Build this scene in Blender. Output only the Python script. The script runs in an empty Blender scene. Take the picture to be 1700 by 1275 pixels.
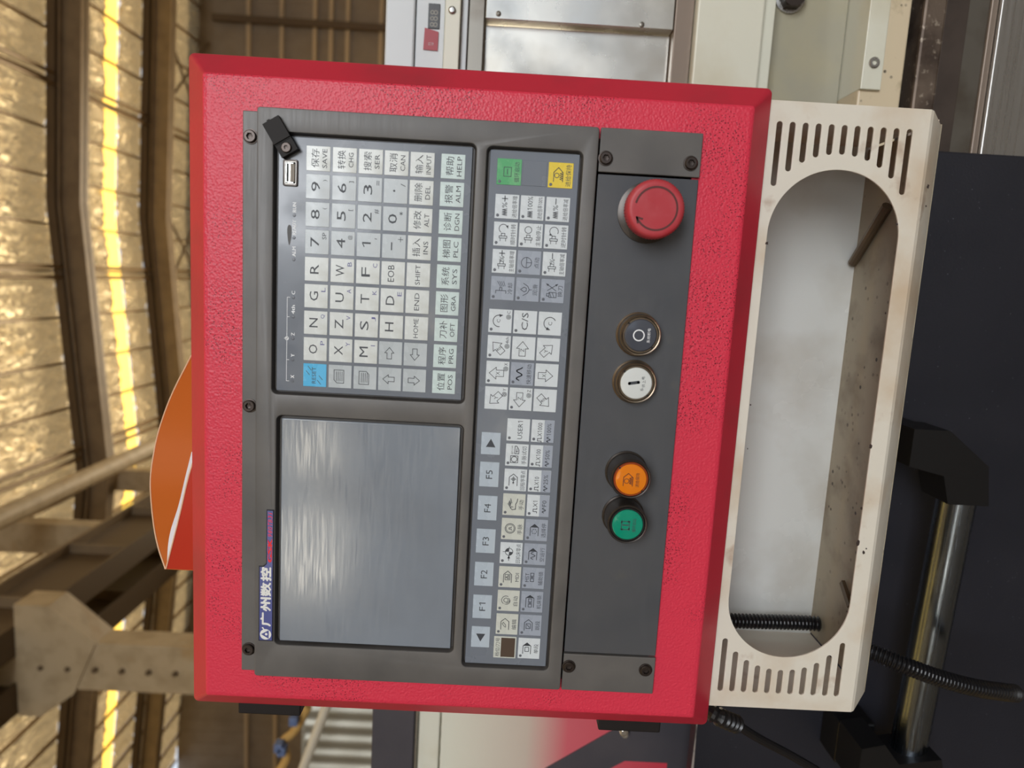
import bpy, bmesh, math, random
from mathutils import Vector, Matrix

random.seed(7)
S = bpy.context.scene
COL = S.collection
PI = math.pi
ZO = 1.5            # height of the panel centre above the floor; z values below are relative to it

# ------------------------------------------------------------------ camera
CAM = Vector((0.09703, -0.51454, -0.02382))
YAW, PITCH, ROLL, FPX = 0.1425, -0.01655, 0.05444, 1178.0
FW = Vector((-math.sin(YAW) * math.cos(PITCH), math.cos(YAW) * math.cos(PITCH), math.sin(PITCH)))
R0 = Vector((math.cos(YAW), math.sin(YAW), 0))
U0 = R0.cross(FW)
RT = R0 * math.cos(ROLL) + U0 * math.sin(ROLL)
UP = -R0 * math.sin(ROLL) + U0 * math.cos(ROLL)
cd = bpy.data.cameras.new('camera')
cd.sensor_fit = 'HORIZONTAL'
cd.sensor_width = 36
cd.lens = 36 * FPX / 1700
cd.clip_start = 0.02
cd.dof.use_dof = True
cd.dof.focus_distance = 0.55
cd.dof.aperture_fstop = 6.5
cam = bpy.data.objects.new('camera', cd)
COL.objects.link(cam)
# the phone was held on its side: picture right is down in the room, picture up is to the room's right
cam.matrix_world = Matrix(((-UP.x, RT.x, -FW.x, CAM.x), (-UP.y, RT.y, -FW.y, CAM.y),
                           (-UP.z, RT.z, -FW.z, CAM.z + ZO), (0, 0, 0, 1)))
S.camera = cam


def at(ix, iy, Y):
    """point of the vertical plane y=Y seen at a pixel of the photograph (z relative)"""
    d = FW * FPX + RT * (1275 - iy - 637.5) - UP * (ix - 850)
    t = (Y - CAM.y) / d.y
    return CAM + d * t


def on_z(ix, iy, z):
    """point of the level plane z seen at a pixel of the photograph"""
    d = FW * FPX + RT * (1275 - iy - 637.5) - UP * (ix - 850)
    return CAM + d * ((z - CAM.z) / d.z)


# ------------------------------------------------------------------ world, lights, exposure
w = bpy.data.worlds.new('sky')
S.world = w
w.use_nodes = True
bg = w.node_tree.nodes['Background']
bg.inputs[0].default_value = (0.80, 0.88, 1.0, 1)
bg.inputs[1].default_value = 1.0
sd = bpy.data.lights.new('sun', 'SUN')
sd.energy = 6.0
sd.color = (1.0, 0.88, 0.66)
sd.angle = 0.01
sun = bpy.data.objects.new('sun', sd)
sun.rotation_euler = (math.radians(-38), math.radians(14), 0)
sun.location = (0, 0, 20)
COL.objects.link(sun)


def area(name, loc, target, sx, sy, watts, color):
    l = bpy.data.lights.new(name, 'AREA')
    l.shape = 'RECTANGLE'
    l.size, l.size_y = sx, sy
    l.energy = watts
    l.color = color
    o = bpy.data.objects.new(name, l)
    o.location = loc
    o.rotation_euler = (Vector(target) - Vector(loc)).to_track_quat('-Z', 'Y').to_euler()
    COL.objects.link(o)
    return o


# daylight of the workshop's open gate behind the photographer; far-end fill is unseen, added to brighten the roof foil
area('gate_daylight', (3.7, -11.7, 5.9), (0.0, 0, 1.6), 6.8, 3.8, 960, (0.95, 0.975, 1.0))
area('far_fill_light', (-1.0, 21.7, 3.6), (-1.0, 10, 4.6), 11.0, 6.4, 1700, (1.0, 0.84, 0.58))

vs = S.view_settings
S.display_settings.display_device = 'sRGB'
vs.view_transform = 'Standard'
vs.look = 'None'
vs.exposure = 0.0
vs.gamma = 1.0
vs.use_curve_mapping = False
S.cycles.use_denoising = True
S.cycles.max_bounces = 8


# ------------------------------------------------------------------ materials
def lin(c):
    return tuple(((v / 255) / 12.92 if v / 255 <= 0.04045 else ((v / 255 + 0.055) / 1.055) ** 2.4) for v in c) + (1,)


def mat(name, rgb, rough=0.5, metal=0.0, mix=None, speck=None, bump=None, brushed=None, coat=0.0, spec=0.5,
        emit=None, rough_var=None, trans=0.0):
    """mix=(rgb2, scale, lo, hi): blotches.  speck=(rgb, scale, radius, mask scale): small spots.
    bump=(kind, scale, strength, distance).  brushed=(axis scale vector, strength, amount)"""
    m = bpy.data.materials.new(name)
    m.use_nodes = True
    nt = m.node_tree
    b = nt.nodes['Principled BSDF']
    N = nt.nodes.new
    L = nt.links.new
    tc = N('ShaderNodeTexCoord').outputs['Object']
    b.inputs['Roughness'].default_value = rough
    b.inputs['Metallic'].default_value = metal
    b.inputs['Coat Weight'].default_value = coat
    b.inputs['Coat Roughness'].default_value = 0.15
    b.inputs['Specular IOR Level'].default_value = spec
    b.inputs['Transmission Weight'].default_value = trans
    c = N('ShaderNodeRGB')
    c.outputs[0].default_value = lin(rgb)
    cur = c.outputs[0]

    def mixin(fac, col):
        nonlocal cur
        mx = N('ShaderNodeMix')
        mx.data_type = 'RGBA'
        L(fac, mx.inputs[0])
        L(cur, mx.inputs[6])
        mx.inputs[7].default_value = lin(col)
        cur = mx.outputs[2]

    def ramp(src, lo, hi, flip=False):
        r = N('ShaderNodeMapRange')
        r.inputs[1].default_value, r.inputs[2].default_value = lo, hi
        if flip:
            r.inputs[3].default_value, r.inputs[4].default_value = 1, 0
        L(src, r.inputs[0])
        return r.outputs[0]

    def noise(scale, detail=4, src=tc):
        n = N('ShaderNodeTexNoise')
        n.inputs['Scale'].default_value = scale
        n.inputs['Detail'].default_value = detail
        L(src, n.inputs['Vector'])
        return n.outputs['Fac']

    for mm in ([mix] if mix and not isinstance(mix, list) else (mix or [])):
        mixin(ramp(noise(mm[1], 6), mm[2], mm[3]), mm[0])
    if speck:
        v = N('ShaderNodeTexVoronoi')
        v.inputs['Scale'].default_value = speck[1]
        L(tc, v.inputs['Vector'])
        f = ramp(v.outputs['Distance'], speck[2], speck[2] * 1.5, True)
        k = ramp(noise(speck[3], 2), 0.47, 0.62)
        mu = N('ShaderNodeMath')
        mu.operation = 'MULTIPLY'
        L(f, mu.inputs[0])
        L(k, mu.inputs[1])
        mixin(mu.outputs[0], speck[0])
    L(cur, b.inputs['Base Color'])
    hgt = None
    if brushed:
        mp = N('ShaderNodeMapping')
        mp.inputs['Scale'].default_value = brushed[0]
        L(tc, mp.inputs['Vector'])
        nz = noise(1.0, 6, mp.outputs[0])
        mr = N('ShaderNodeMapRange')
        mr.inputs[1].default_value, mr.inputs[2].default_value = 0.25, 0.75
        mr.inputs[3].default_value = max(0.03, rough - brushed[2])
        mr.inputs[4].default_value = min(1, rough + brushed[2])
        L(nz, mr.inputs[0])
        L(mr.outputs[0], b.inputs['Roughness'])
        hgt = (nz, brushed[1], 0.0003)
    if rough_var:
        mr = N('ShaderNodeMapRange')
        mr.inputs[1].default_value, mr.inputs[2].default_value = 0.35, 0.65
        mr.inputs[3].default_value, mr.inputs[4].default_value = rough_var[1], rough_var[2]
        L(noise(rough_var[0], 5), mr.inputs[0])
        L(mr.outputs[0], b.inputs['Roughness'])
    if bump:
        if bump[0] == 'grain':
            v = N('ShaderNodeTexVoronoi')
            v.feature = 'SMOOTH_F1'
            v.inputs['Scale'].default_value = bump[1]
            L(tc, v.inputs['Vector'])
            hgt = (v.outputs['Distance'], bump[2], bump[3])
        else:
            hgt = (noise(bump[1], 5), bump[2], bump[3])
    if hgt:
        bp = N('ShaderNodeBump')
        bp.inputs['Strength'].default_value = hgt[1]
        bp.inputs['Distance'].default_value = hgt[2]
        L(hgt[0], bp.inputs['Height'])
        L(bp.outputs[0], b.inputs['Normal'])
    if emit:
        b.inputs['Emission Color'].default_value = lin(emit[0])
        b.inputs['Emission Strength'].default_value = emit[1]
    return m


def foil_material():
    """thin wrinkled roof insulation: some daylight comes through it, its underside shines"""
    m = bpy.data.materials.new('roof_insulation')
    m.use_nodes = True
    nt = m.node_tree
    N, L = nt.nodes.new, nt.links.new
    nt.nodes.remove(nt.nodes['Principled BSDF'])
    tc = N('ShaderNodeTexCoord').outputs['Object']
    n1 = N('ShaderNodeTexNoise')
    n1.inputs['Scale'].default_value = 4.5
    n1.inputs['Detail'].default_value = 5
    n1.inputs['Distortion'].default_value = 0.6
    L(tc, n1.inputs['Vector'])
    bp = N('ShaderNodeBump')
    bp.inputs['Strength'].default_value = 1.0
    bp.inputs['Distance'].default_value = 0.45
    L(n1.outputs['Fac'], bp.inputs['Height'])
    tr = N('ShaderNodeBsdfTranslucent')
    tr.inputs[0].default_value = (0.36, 0.27, 0.15, 1)
    L(bp.outputs[0], tr.inputs['Normal'])
    gl = N('ShaderNodeBsdfGlossy')
    gl.inputs[0].default_value = (0.88, 0.74, 0.50, 1)
    gl.inputs['Roughness'].default_value = 0.18
    L(bp.outputs[0], gl.inputs['Normal'])
    mx = N('ShaderNodeMixShader')
    mx.inputs[0].default_value = 0.6
    L(tr.outputs[0], mx.inputs[1])
    L(gl.outputs[0], mx.inputs[2])
    L(mx.outputs[0], nt.nodes['Material Output'].inputs[0])
    return m


def gradient_colour(name, stops, axis, lo, hi, rough, mottle=None):
    """base colour graded along one axis of the object (z or x, in metres)"""
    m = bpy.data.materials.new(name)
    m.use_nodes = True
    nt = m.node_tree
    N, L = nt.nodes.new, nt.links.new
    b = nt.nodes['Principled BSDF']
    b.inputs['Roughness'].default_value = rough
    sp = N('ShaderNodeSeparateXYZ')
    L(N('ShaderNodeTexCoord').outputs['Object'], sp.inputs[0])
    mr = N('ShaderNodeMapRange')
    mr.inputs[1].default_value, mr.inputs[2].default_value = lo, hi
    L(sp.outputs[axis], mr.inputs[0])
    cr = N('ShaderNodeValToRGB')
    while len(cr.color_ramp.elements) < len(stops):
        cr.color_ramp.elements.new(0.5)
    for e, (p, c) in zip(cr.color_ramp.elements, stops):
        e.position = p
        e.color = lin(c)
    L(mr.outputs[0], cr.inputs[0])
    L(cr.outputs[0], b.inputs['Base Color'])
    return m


M = {}
M['red'] = mat('red_texture_paint', (224, 56, 80), 0.42, bump=('grain', 620, 0.38, 0.0009),
               speck=((112, 24, 38), 640, 0.22, 15), spec=0.45)
M['red_edge'] = mat('red_smooth_paint', (200, 42, 64), 0.38, mix=((176, 46, 62), 14, 0.5, 0.75), bump=('noise', 260, 0.12, 0.0008))
M['bezel'] = mat('grey_anodised_bezel', (105, 102, 99), 0.42, 0.0, mix=((90, 88, 86), 18, 0.42, 0.7),
                 brushed=((30, 500, 700), 0.03, 0.05), spec=0.5)
M['bezel_dark'] = mat('dark_recess_grey', (70, 67, 65), 0.45, 0.0, mix=((56, 53, 51), 25, 0.45, 0.7))
M['plate'] = mat('grey_button_plate', (84, 85, 88), 0.42, 0.04, mix=[((70, 73, 79), 9, 0.42, 0.7), ((88, 88, 88), 50, 0.66, 0.76)],
                 brushed=((60, 300, 300), 0.03, 0.10))
M['black'] = mat('black_plastic', (32, 28, 27), 0.6, spec=0.3)
M['screw'] = mat('dark_oxide_screw', (70, 62, 58), 0.35, 0.7)
M['socket'] = mat('screw_socket_dark', (18, 16, 15), 0.6)
M['glass'] = mat('screen_glass', (136, 144, 154), 0.16, mix=[((126, 132, 140), 12, 0.45, 0.75), ((120, 118, 114), 26, 0.70, 0.9)],
                 brushed=((45, 200, 900), 0.05, 0.11), spec=0.7)
M['membrane'] = mat('membrane_grey', (122, 128, 137), 0.28, rough_var=(30, 0.10, 0.30), spec=0.4,
                    brushed=None, bump=('noise', 90, 0.04, 0.001))
KW = dict(spec=0.55, rough_var=(55, 0.16, 0.42), bump=('noise', 110, 0.05, 0.001))
M['key_white'] = mat('key_white', (224, 229, 227), 0.3, mix=((198, 200, 192), 60, 0.5, 0.8), **KW)
M['key_number'] = mat('key_pale_grey', (191, 199, 203), 0.3, mix=((202, 208, 210), 60, 0.5, 0.8), **KW)
M['key_soft'] = mat('key_pale_aqua', (212, 229, 227), 0.3, mix=((192, 206, 203), 60, 0.5, 0.8), **KW)
M['key_blue'] = mat('key_blue', (88, 190, 238), 0.3, **KW)
M['key_f'] = mat('key_silver_blue', (188, 200, 211), 0.3, mix=((190, 202, 210), 60, 0.5, 0.8), **KW)
M['key_grey'] = mat('key_grey', (166, 174, 187), 0.3, **KW)
M['key_mode'] = mat('key_cream_white', (212, 215, 206), 0.3, **KW)
M['key_lower'] = mat('key_bluish_white', (222, 229, 233), 0.3, **KW)
M['key_green'] = mat('key_green', (88, 176, 112), 0.3, mix=((120, 190, 130), 80, 0.5, 0.7), **KW)
M['key_yellow'] = mat('key_yellow', (240, 212, 66), 0.3, **KW)
M['ink'] = mat('legend_ink', (66, 70, 76), 0.5)
M['ink_violet'] = mat('legend_violet', (92, 92, 150), 0.5)
M['ink_white'] = mat('legend_white', (244, 246, 248), 0.5)
M['lamp_off'] = mat('indicator_grey', (104, 108, 116), 0.3)
M['brown_window'] = mat('digit_window', (92, 78, 68), 0.15)
M['usb_metal'] = mat('usb_shell', (150, 146, 140), 0.3, 1.0)
M['usb_pin'] = mat('usb_tongue', (112, 96, 70), 0.4)
M['badge'] = mat('badge_blue', (70, 80, 150), 0.3, coat=0.4)
M['badge_edge'] = mat('badge_edge', (22, 22, 40), 0.4)
M['badge_red'] = mat('badge_red', (236, 44, 58), 0.35)
M['badge_white'] = mat('badge_white', (240, 240, 236), 0.35)
M['stop_red'] = mat('stop_button_red', (184, 50, 60), 0.5, mix=((190, 74, 80), 60, 0.4, 0.7), bump=('noise', 300, 0.06, 0.0006))
M['stop_mark'] = mat('stop_arrow', (92, 40, 38), 0.5)
M['ring'] = mat('bronze_ring', (140, 126, 108), 0.28, 0.85, mix=((120, 106, 92), 80, 0.4, 0.7))
M['ring_dark'] = mat('dark_ring', (66, 60, 56), 0.3, 0.5)
M['lens_clear'] = mat('smoky_lens', (74, 78, 88), 0.12, coat=0.6)
M['lens_white'] = mat('white_lens', (226, 230, 228), 0.14, coat=0.6)
M['lens_orange'] = mat('orange_lens', (238, 132, 20), 0.16, coat=0.6)
M['lens_rim'] = mat('orange_lens_rim', (150, 66, 30), 0.2, coat=0.5)
M['lens_green'] = mat('green_lens', (0, 148, 118), 0.16, coat=0.6)
M['cream'] = mat('cream_paint', (230, 224, 210), 0.45, mix=[((208, 186, 158), 14, 0.48, 0.74), ((164, 130, 104), 38, 0.62, 0.82), ((140, 104, 84), 22, 0.70, 0.86)],
                 bump=('noise', 240, 0.12, 0.0006))
M['cream_inner'] = mat('cream_gloss_paint', (214, 216, 212), 0.20, mix=((190, 186, 176), 10, 0.5, 0.75), spec=0.7, rough_var=(25, 0.14, 0.30))
M['cream_floor'] = mat('tray_floor_paint', (170, 160, 138), 0.5, mix=((136, 124, 104), 26, 0.48, 0.7), speck=((60, 50, 42), 120, 0.16, 30))
M['chip'] = mat('bare_chip', (58, 44, 38), 0.7)
M['steel_rod'] = mat('brown_steel_rod', (112, 98, 80), 0.4, 0.6)
M['cable'] = mat('black_conduit', (24, 24, 27), 0.32)
M['cover'] = mat('dark_blue_black_paint', (34, 35, 43), 0.42, bump=('noise', 420, 0.35, 0.0008), mix=((24, 26, 35), 6, 0.4, 0.7),
                 speck=((120, 122, 130), 160, 0.05, 40))
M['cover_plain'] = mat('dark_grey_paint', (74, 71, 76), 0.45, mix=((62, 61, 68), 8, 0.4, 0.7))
M['weld'] = mat('worn_white_edge', (150, 142, 136), 0.6, mix=((90, 84, 82), 90, 0.45, 0.6))
M['chrome'] = mat('brushed_chrome', (128, 137, 148), 0.24, 1.0, brushed=((8, 500, 500), 0.03, 0.08))
M['bracket'] = mat('black_bracket', (13, 13, 15), 0.42)
M['machine_cream'] = mat('machine_cream_paint', (222, 222, 206), 0.35, mix=((206, 200, 176), 9, 0.5, 0.75))
M['machine_beige'] = mat('machine_beige_paint', (216, 200, 170), 0.4, mix=((176, 160, 128), 40, 0.6, 0.75), speck=((60, 52, 46), 90, 0.12, 30))
M['machine_grey'] = mat('recess_grey_paint', (164, 160, 142), 0.3, mix=((186, 176, 138), 5, 0.45, 0.7), spec=0.6)
M['machine_white'] = mat('machine_white', (206, 212, 214), 0.35)
M['sheet_metal'] = mat('bright_sheet_metal', (214, 212, 204), 0.26, 0.85, mix=((176, 172, 162), 10, 0.45, 0.7), rough_var=(14, 0.16, 0.40))
M['edge_brown'] = mat('brown_grey_edge', (140, 126, 114), 0.4, 0.3)
M['rust'] = mat('rusty_steel', (112, 98, 86), 0.5, 0.5, mix=[((74, 62, 54), 30, 0.42, 0.65), ((170, 158, 142), 160, 0.6, 0.75)], bump=('noise', 200, 0.3, 0.001))
M['brown_steel'] = mat('oiled_brown_steel', (92, 82, 76), 0.35, 0.5, mix=((70, 62, 58), 14, 0.4, 0.7))
M['steel'] = mat('machined_steel', (176, 174, 170), 0.30, 0.9, brushed=((6, 300, 300), 0.10, 0.14))
M['grey_steel'] = mat('grey_steel', (128, 124, 116), 0.35, 0.8, mix=((104, 96, 86), 20, 0.45, 0.7))
M['sticker_black'] = mat('display_black', (44, 44, 46), 0.3)
M['sticker_red'] = mat('sticker_red', (160, 30, 44), 0.4)
M['digits'] = mat('display_digits', (136, 132, 120), 0.4)
M['orange'] = mat('orange_folder', (198, 102, 30), 0.62, spec=0.25, mix=((196, 100, 30), 7, 0.4, 0.7))
M['orange_red'] = mat('red_orange_folder', (190, 52, 28), 0.55, spec=0.3)
M['fold_edge'] = mat('folder_edge', (236, 196, 160), 0.6)
M['paper'] = mat('white_paper', (236, 234, 236), 0.7)
M['steel_tan'] = mat('tan_painted_steel', (132, 112, 85), 0.5, mix=((116, 96, 72), 3, 0.4, 0.7))
M['steel_dark'] = mat('dark_tan_steel', (96, 78, 56), 0.55)
M['purlin'] = mat('purlin_steel', (136, 112, 80), 0.4, 0.2)
M['wall_tan'] = mat('tan_wall_sheet', (154, 140, 122), 0.6, mix=((142, 127, 108), 2, 0.4, 0.7))
M['girt'] = mat('girt_steel', (204, 182, 148), 0.5)
M['floor'] = mat('concrete_floor', (126, 120, 112), 0.7, mix=((104, 98, 92), 2, 0.4, 0.7))
M['concrete'] = mat('column_paint', (186, 166, 134), 0.6, mix=[((166, 146, 114), 5, 0.45, 0.7), ((170, 136, 86), 2, 0.6, 0.8)])
M['alu'] = mat('aluminium_sheet', (176, 174, 162), 0.48, 0.6)
M['pole'] = mat('pale_pole', (208, 200, 182), 0.4)
M['yellow_hose'] = mat('yellow_hose', (190, 152, 88), 0.5)
M['blue_clamp'] = mat('blue_clamp', (92, 110, 150), 0.5)
M['skylight'] = mat('skylight_daylight', (255, 214, 110), 0.4, emit=((255, 210, 92), 2.0))
M['pane_light'] = mat('window_and_glare_light', (255, 248, 232), 0.3, emit=((255, 246, 226), 11.0))
M['foil'] = foil_material()
M['red_machine'] = mat('red_machine_paint', (200, 62, 78), 0.4)
M['reflected_red'] = gradient_colour('cream_red_reflection', [(0.0, (200, 64, 80)), (0.45, (206, 100, 110)), (0.64, (204, 190, 176)), (1.0, (222, 222, 206))], 2,
                           0.05, 0.35, 0.35)  # soft reflection of the red panel, put into the cream colour
M['trim'] = mat('bright_trim', (226, 226, 220), 0.2, 0.9)


# ------------------------------------------------------------------ geometry helpers (z relative to the panel centre)
class G:
    """collects vertices and faces"""
    def __init__(self):
        self.v, self.f = [], []

    def add(self, v, f):
        n = len(self.v)
        self.v += [tuple(p) for p in v]
        self.f += [tuple(i + n for i in q) for q in f]
        return self

    def box(self, x0, x1, y0, y1, z0, z1):
        v = [(x, y, z) for x in (x0, x1) for y in (y0, y1) for z in (z0, z1)]
        return self.add(v, [(0, 1, 3, 2), (4, 6, 7, 5), (0, 4, 5, 1), (2, 3, 7, 6), (0, 2, 6, 4), (1, 5, 7, 3)])

    def bevel_box(self, x0, x1, y0, y1, z0, z1, b, seg=2):
        bm = bmesh.new()
        bmesh.ops.create_cube(bm, size=1)
        for q in bm.verts:
            q.co = ((x0 + x1) / 2 + q.co.x * (x1 - x0), (y0 + y1) / 2 + q.co.y * (y1 - y0), (z0 + z1) / 2 + q.co.z * (z1 - z0))
        bmesh.ops.bevel(bm, geom=bm.edges[:], offset=b, segments=seg, affect='EDGES', profile=0.5)
        bm.verts.index_update()
        self.add([q.co[:] for q in bm.verts], [[q.index for q in f.verts] for f in bm.faces])
        bm.free()
        return self

    def bar(self, a, b, wd, ht, upv=(0, 0, 1)):
        a, b = Vector(a), Vector(b)
        d = (b - a).normalized()
        s = d.cross(Vector(upv)).normalized() * wd / 2
        t = s.cross(d).normalized() * ht / 2
        v = [p + i * s + j * t for p in (a, b) for i, j in ((-1, -1), (1, -1), (1, 1), (-1, 1))]
        return self.add(v, [(0, 1, 2, 3), (7, 6, 5, 4), (0, 4, 5, 1), (1, 5, 6, 2), (2, 6, 7, 3), (3, 7, 4, 0)])

    def lathe(self, cx, cz, prof, n=32, hexr=None):
        """profile (radius, y) turned about the y axis; hexr: set of profile indices drawn as a hexagon"""
        v, f = [], []
        for i, (r, y) in enumerate(prof):
            for k in range(n):
                a = 2 * PI * k / n
                rr = r
                if hexr and i in hexr:
                    q = (a % (PI / 3)) - PI / 6
                    rr = r * math.cos(PI / 6) / math.cos(q)
                v.append((cx + rr * math.sin(a), y, cz + rr * math.cos(a)))
        for i in range(len(prof) - 1):
            for k in range(n):
                j = (k + 1) % n
                f.append((i * n + k, (i + 1) * n + k, (i + 1) * n + j, i * n + j))
        f.append(tuple(range((len(prof) - 1) * n, len(prof) * n)))
        f.append(tuple(reversed(range(n))))
        return self.add(v, f)

    def tube(self, pts, rad, n=12, caps=True):
        pts = [Vector(p) for p in pts]
        rads = rad if isinstance(rad, list) else [rad] * len(pts)
        ref = None
        v, f = [], []
        for i, p in enumerate(pts):
            d = (pts[min(i + 1, len(pts) - 1)] - pts[max(i - 1, 0)]).normalized()
            if ref is None:
                ref = d.orthogonal().normalized()
            ref = (ref - d * ref.dot(d)).normalized()
            s = d.cross(ref)
            for k in range(n):
                a = 2 * PI * k / n
                v.append(p + (ref * math.cos(a) + s * math.sin(a)) * rads[i])
        for i in range(len(pts) - 1):
            for k in range(n):
                j = (k + 1) % n
                f.append((i * n + k, i * n + j, (i + 1) * n + j, (i + 1) * n + k))
        if caps:
            f.append(tuple(reversed(range(n))))
            f.append(tuple(range((len(pts) - 1) * n, len(pts) * n)))
        return self.add(v, f)

    def prism(self, poly, y0, y1):
        """polygon in x,z pushed from y0 to y1"""
        n = len(poly)
        v = [(x, y0, z) for x, z in poly] + [(x, y1, z) for x, z in poly]
        f = [tuple(range(n)), tuple(reversed(range(n, 2 * n)))]
        for i in range(n):
            j = (i + 1) % n
            f.append((i, i + n, j + n, j))
        return self.add(v, f)


def curve_pts(pts, n=12):
    """Catmull-Rom through the points"""
    P = [Vector(p) for p in pts]
    P = [P[0] * 2 - P[1]] + P + [P[-1] * 2 - P[-2]]
    out = []
    for i in range(1, len(P) - 2):
        for k in range(n):
            t = k / n
            a, b, c, d = P[i - 1], P[i], P[i + 1], P[i + 2]
            out.append(0.5 * (2 * b + (c - a) * t + (2 * a - 5 * b + 4 * c - d) * t * t + (3 * b - a - 3 * c + d) * t ** 3))
    out.append(P[-2])
    return out


_cu = bpy.data.curves.new('outline', 'CURVE')
_cu.dimensions = '2D'
_cu.fill_mode = 'BOTH'
_co = bpy.data.objects.new('outline', _cu)
_tx = bpy.data.curves.new('lettering', 'FONT')
_tx.resolution_u = 2
_to = bpy.data.objects.new('lettering', _tx)
COL.objects.link(_co)
COL.objects.link(_to)


def evaluated(o):
    bpy.context.view_layer.update()
    m = bpy.data.meshes.new_from_object(o.evaluated_get(bpy.context.evaluated_depsgraph_get()))
    v = [q.co[:] for q in m.vertices]
    f = [tuple(p.vertices) for p in m.polygons]
    bpy.data.meshes.remove(m)
    return v, f


def plate(outer, holes, yf, thick, bev=0.0, res=2):
    """flat plate in x,z with holes; front at y=yf, bevelled edges"""
    _cu.splines.clear()
    for loop in [outer] + holes:
        s = _cu.splines.new('POLY')
        s.points.add(len(loop) - 1)
        for p, (x, z) in zip(s.points, loop):
            p.co = (x * 100, z * 100, 0, 1)      # centimetres: keeps the fill tolerance small
        s.use_cyclic_u = True
    _cu.bevel_depth = bev * 100
    _cu.bevel_resolution = res
    _cu.offset = -bev * 100
    _cu.extrude = max(0.0, thick / 2 - bev) * 100
    v, f = evaluated(_co)
    return [(x / 100, yf + thick / 2 - z / 100, y / 100) for x, y, z in v], f


def rrect(x0, x1, z0, z1, r, n=6):
    out = []
    for cx, cz, a0 in ((x1 - r, z1 - r, 0), (x0 + r, z1 - r, 90), (x0 + r, z0 + r, 180), (x1 - r, z0 + r, 270)):
        for k in range(n + 1):
            a = math.radians(a0 + 90 * k / n)
            out.append((cx + r * math.cos(a), cz + r * math.sin(a)))
    return out


LOC = {}


def world_loc(p):
    return LOC.get(p.name, Vector((0, 0, 0))) if p else Vector((0, 0, 0))


def thing(name, label, cat, loc, group=None, kind=None):
    o = bpy.data.objects.new(name, None)
    o.empty_display_size = 0.05
    COL.objects.link(o)
    o.location = (loc[0], loc[1], loc[2] + ZO)
    LOC[o.name] = Vector(loc)
    if label:
        o['label'] = label
    if cat:
        o['category'] = cat
    if group:
        o['group'] = group
    if kind:
        o['kind'] = kind
    return o


def mesh(name, geo, m, smooth=19):
    v, f = (geo.v, geo.f) if isinstance(geo, G) else geo
    me = bpy.data.meshes.new(name)
    me.from_pydata([tuple(p) for p in v], [], f)
    bm = bmesh.new()
    bm.from_mesh(me)
    bmesh.ops.remove_doubles(bm, verts=bm.verts, dist=1e-6)
    bmesh.ops.recalc_face_normals(bm, faces=bm.faces)
    bm.to_mesh(me)
    bm.free()
    if smooth:
        for p in me.polygons:
            p.use_smooth = True
        me.set_sharp_from_angle(angle=math.radians(smooth))
    for q in (m if isinstance(m, list) else [m]):
        me.materials.append(M[q])
    return me


def part(name, geo, m, parent, label=None, smooth=19):
    """a mesh child; geometry given in scene coordinates"""
    v, f = (geo.v, geo.f) if isinstance(geo, G) else geo
    l = world_loc(parent)
    o = bpy.data.objects.new(name, mesh(name, ([(p[0] - l.x, p[1] - l.y, p[2] - l.z) for p in v], f), m, smooth))
    COL.objects.link(o)
    o.parent = parent
    LOC[o.name] = l
    if label:
        o['label'] = label
    return o


def solo(name, geo, m, label=None, cat=None, group=None, kind=None, base=None, smooth=19):
    """a thing (or a piece of the setting) that is one mesh"""
    v, f = (geo.v, geo.f) if isinstance(geo, G) else geo
    if base is None:
        base = (sum(p[0] for p in v) / len(v), sum(p[1] for p in v) / len(v), min(p[2] for p in v))
    o = bpy.data.objects.new(name, mesh(name, ([(p[0] - base[0], p[1] - base[1], p[2] - base[2]) for p in v], f), m, smooth))
    COL.objects.link(o)
    o.location = (base[0], base[1], base[2] + ZO)
    LOC[o.name] = Vector(base)
    for k, q in (('label', label), ('category', cat), ('group', group), ('kind', kind)):
        if q:
            o[k] = q
    return o


def piece(name, me, parent, x, y, z, rot=None, scale=None, label=None):
    """an object that shares a mesh, at a scene position, child of parent"""
    o = bpy.data.objects.new(name, me)
    COL.objects.link(o)
    l = world_loc(parent)
    o.parent = parent
    o.location = (x - l.x, y - l.y, z - l.z)
    if rot:
        o.rotation_euler = rot
    if scale:
        o.scale = scale
    LOC[o.name] = Vector((x, y, z))
    if label:
        o['label'] = label
    return o


# ------------------------------------------------------------------ flat print
_glyph = {}


def glyphs(s):
    if s not in _glyph:
        _tx.body = s.replace('1', '\U0001D7E3')     # a figure one with a flag
        v, f = evaluated(_to)
        xs = [p[0] for p in v]
        ys = [p[1] for p in v]
        _glyph[s] = ([(p[0] - (min(xs) + max(xs)) / 2, p[1] - (min(ys) + max(ys)) / 2) for p in v], f, max(xs) - min(xs), max(ys) - min(ys))
    return _glyph[s]


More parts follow.
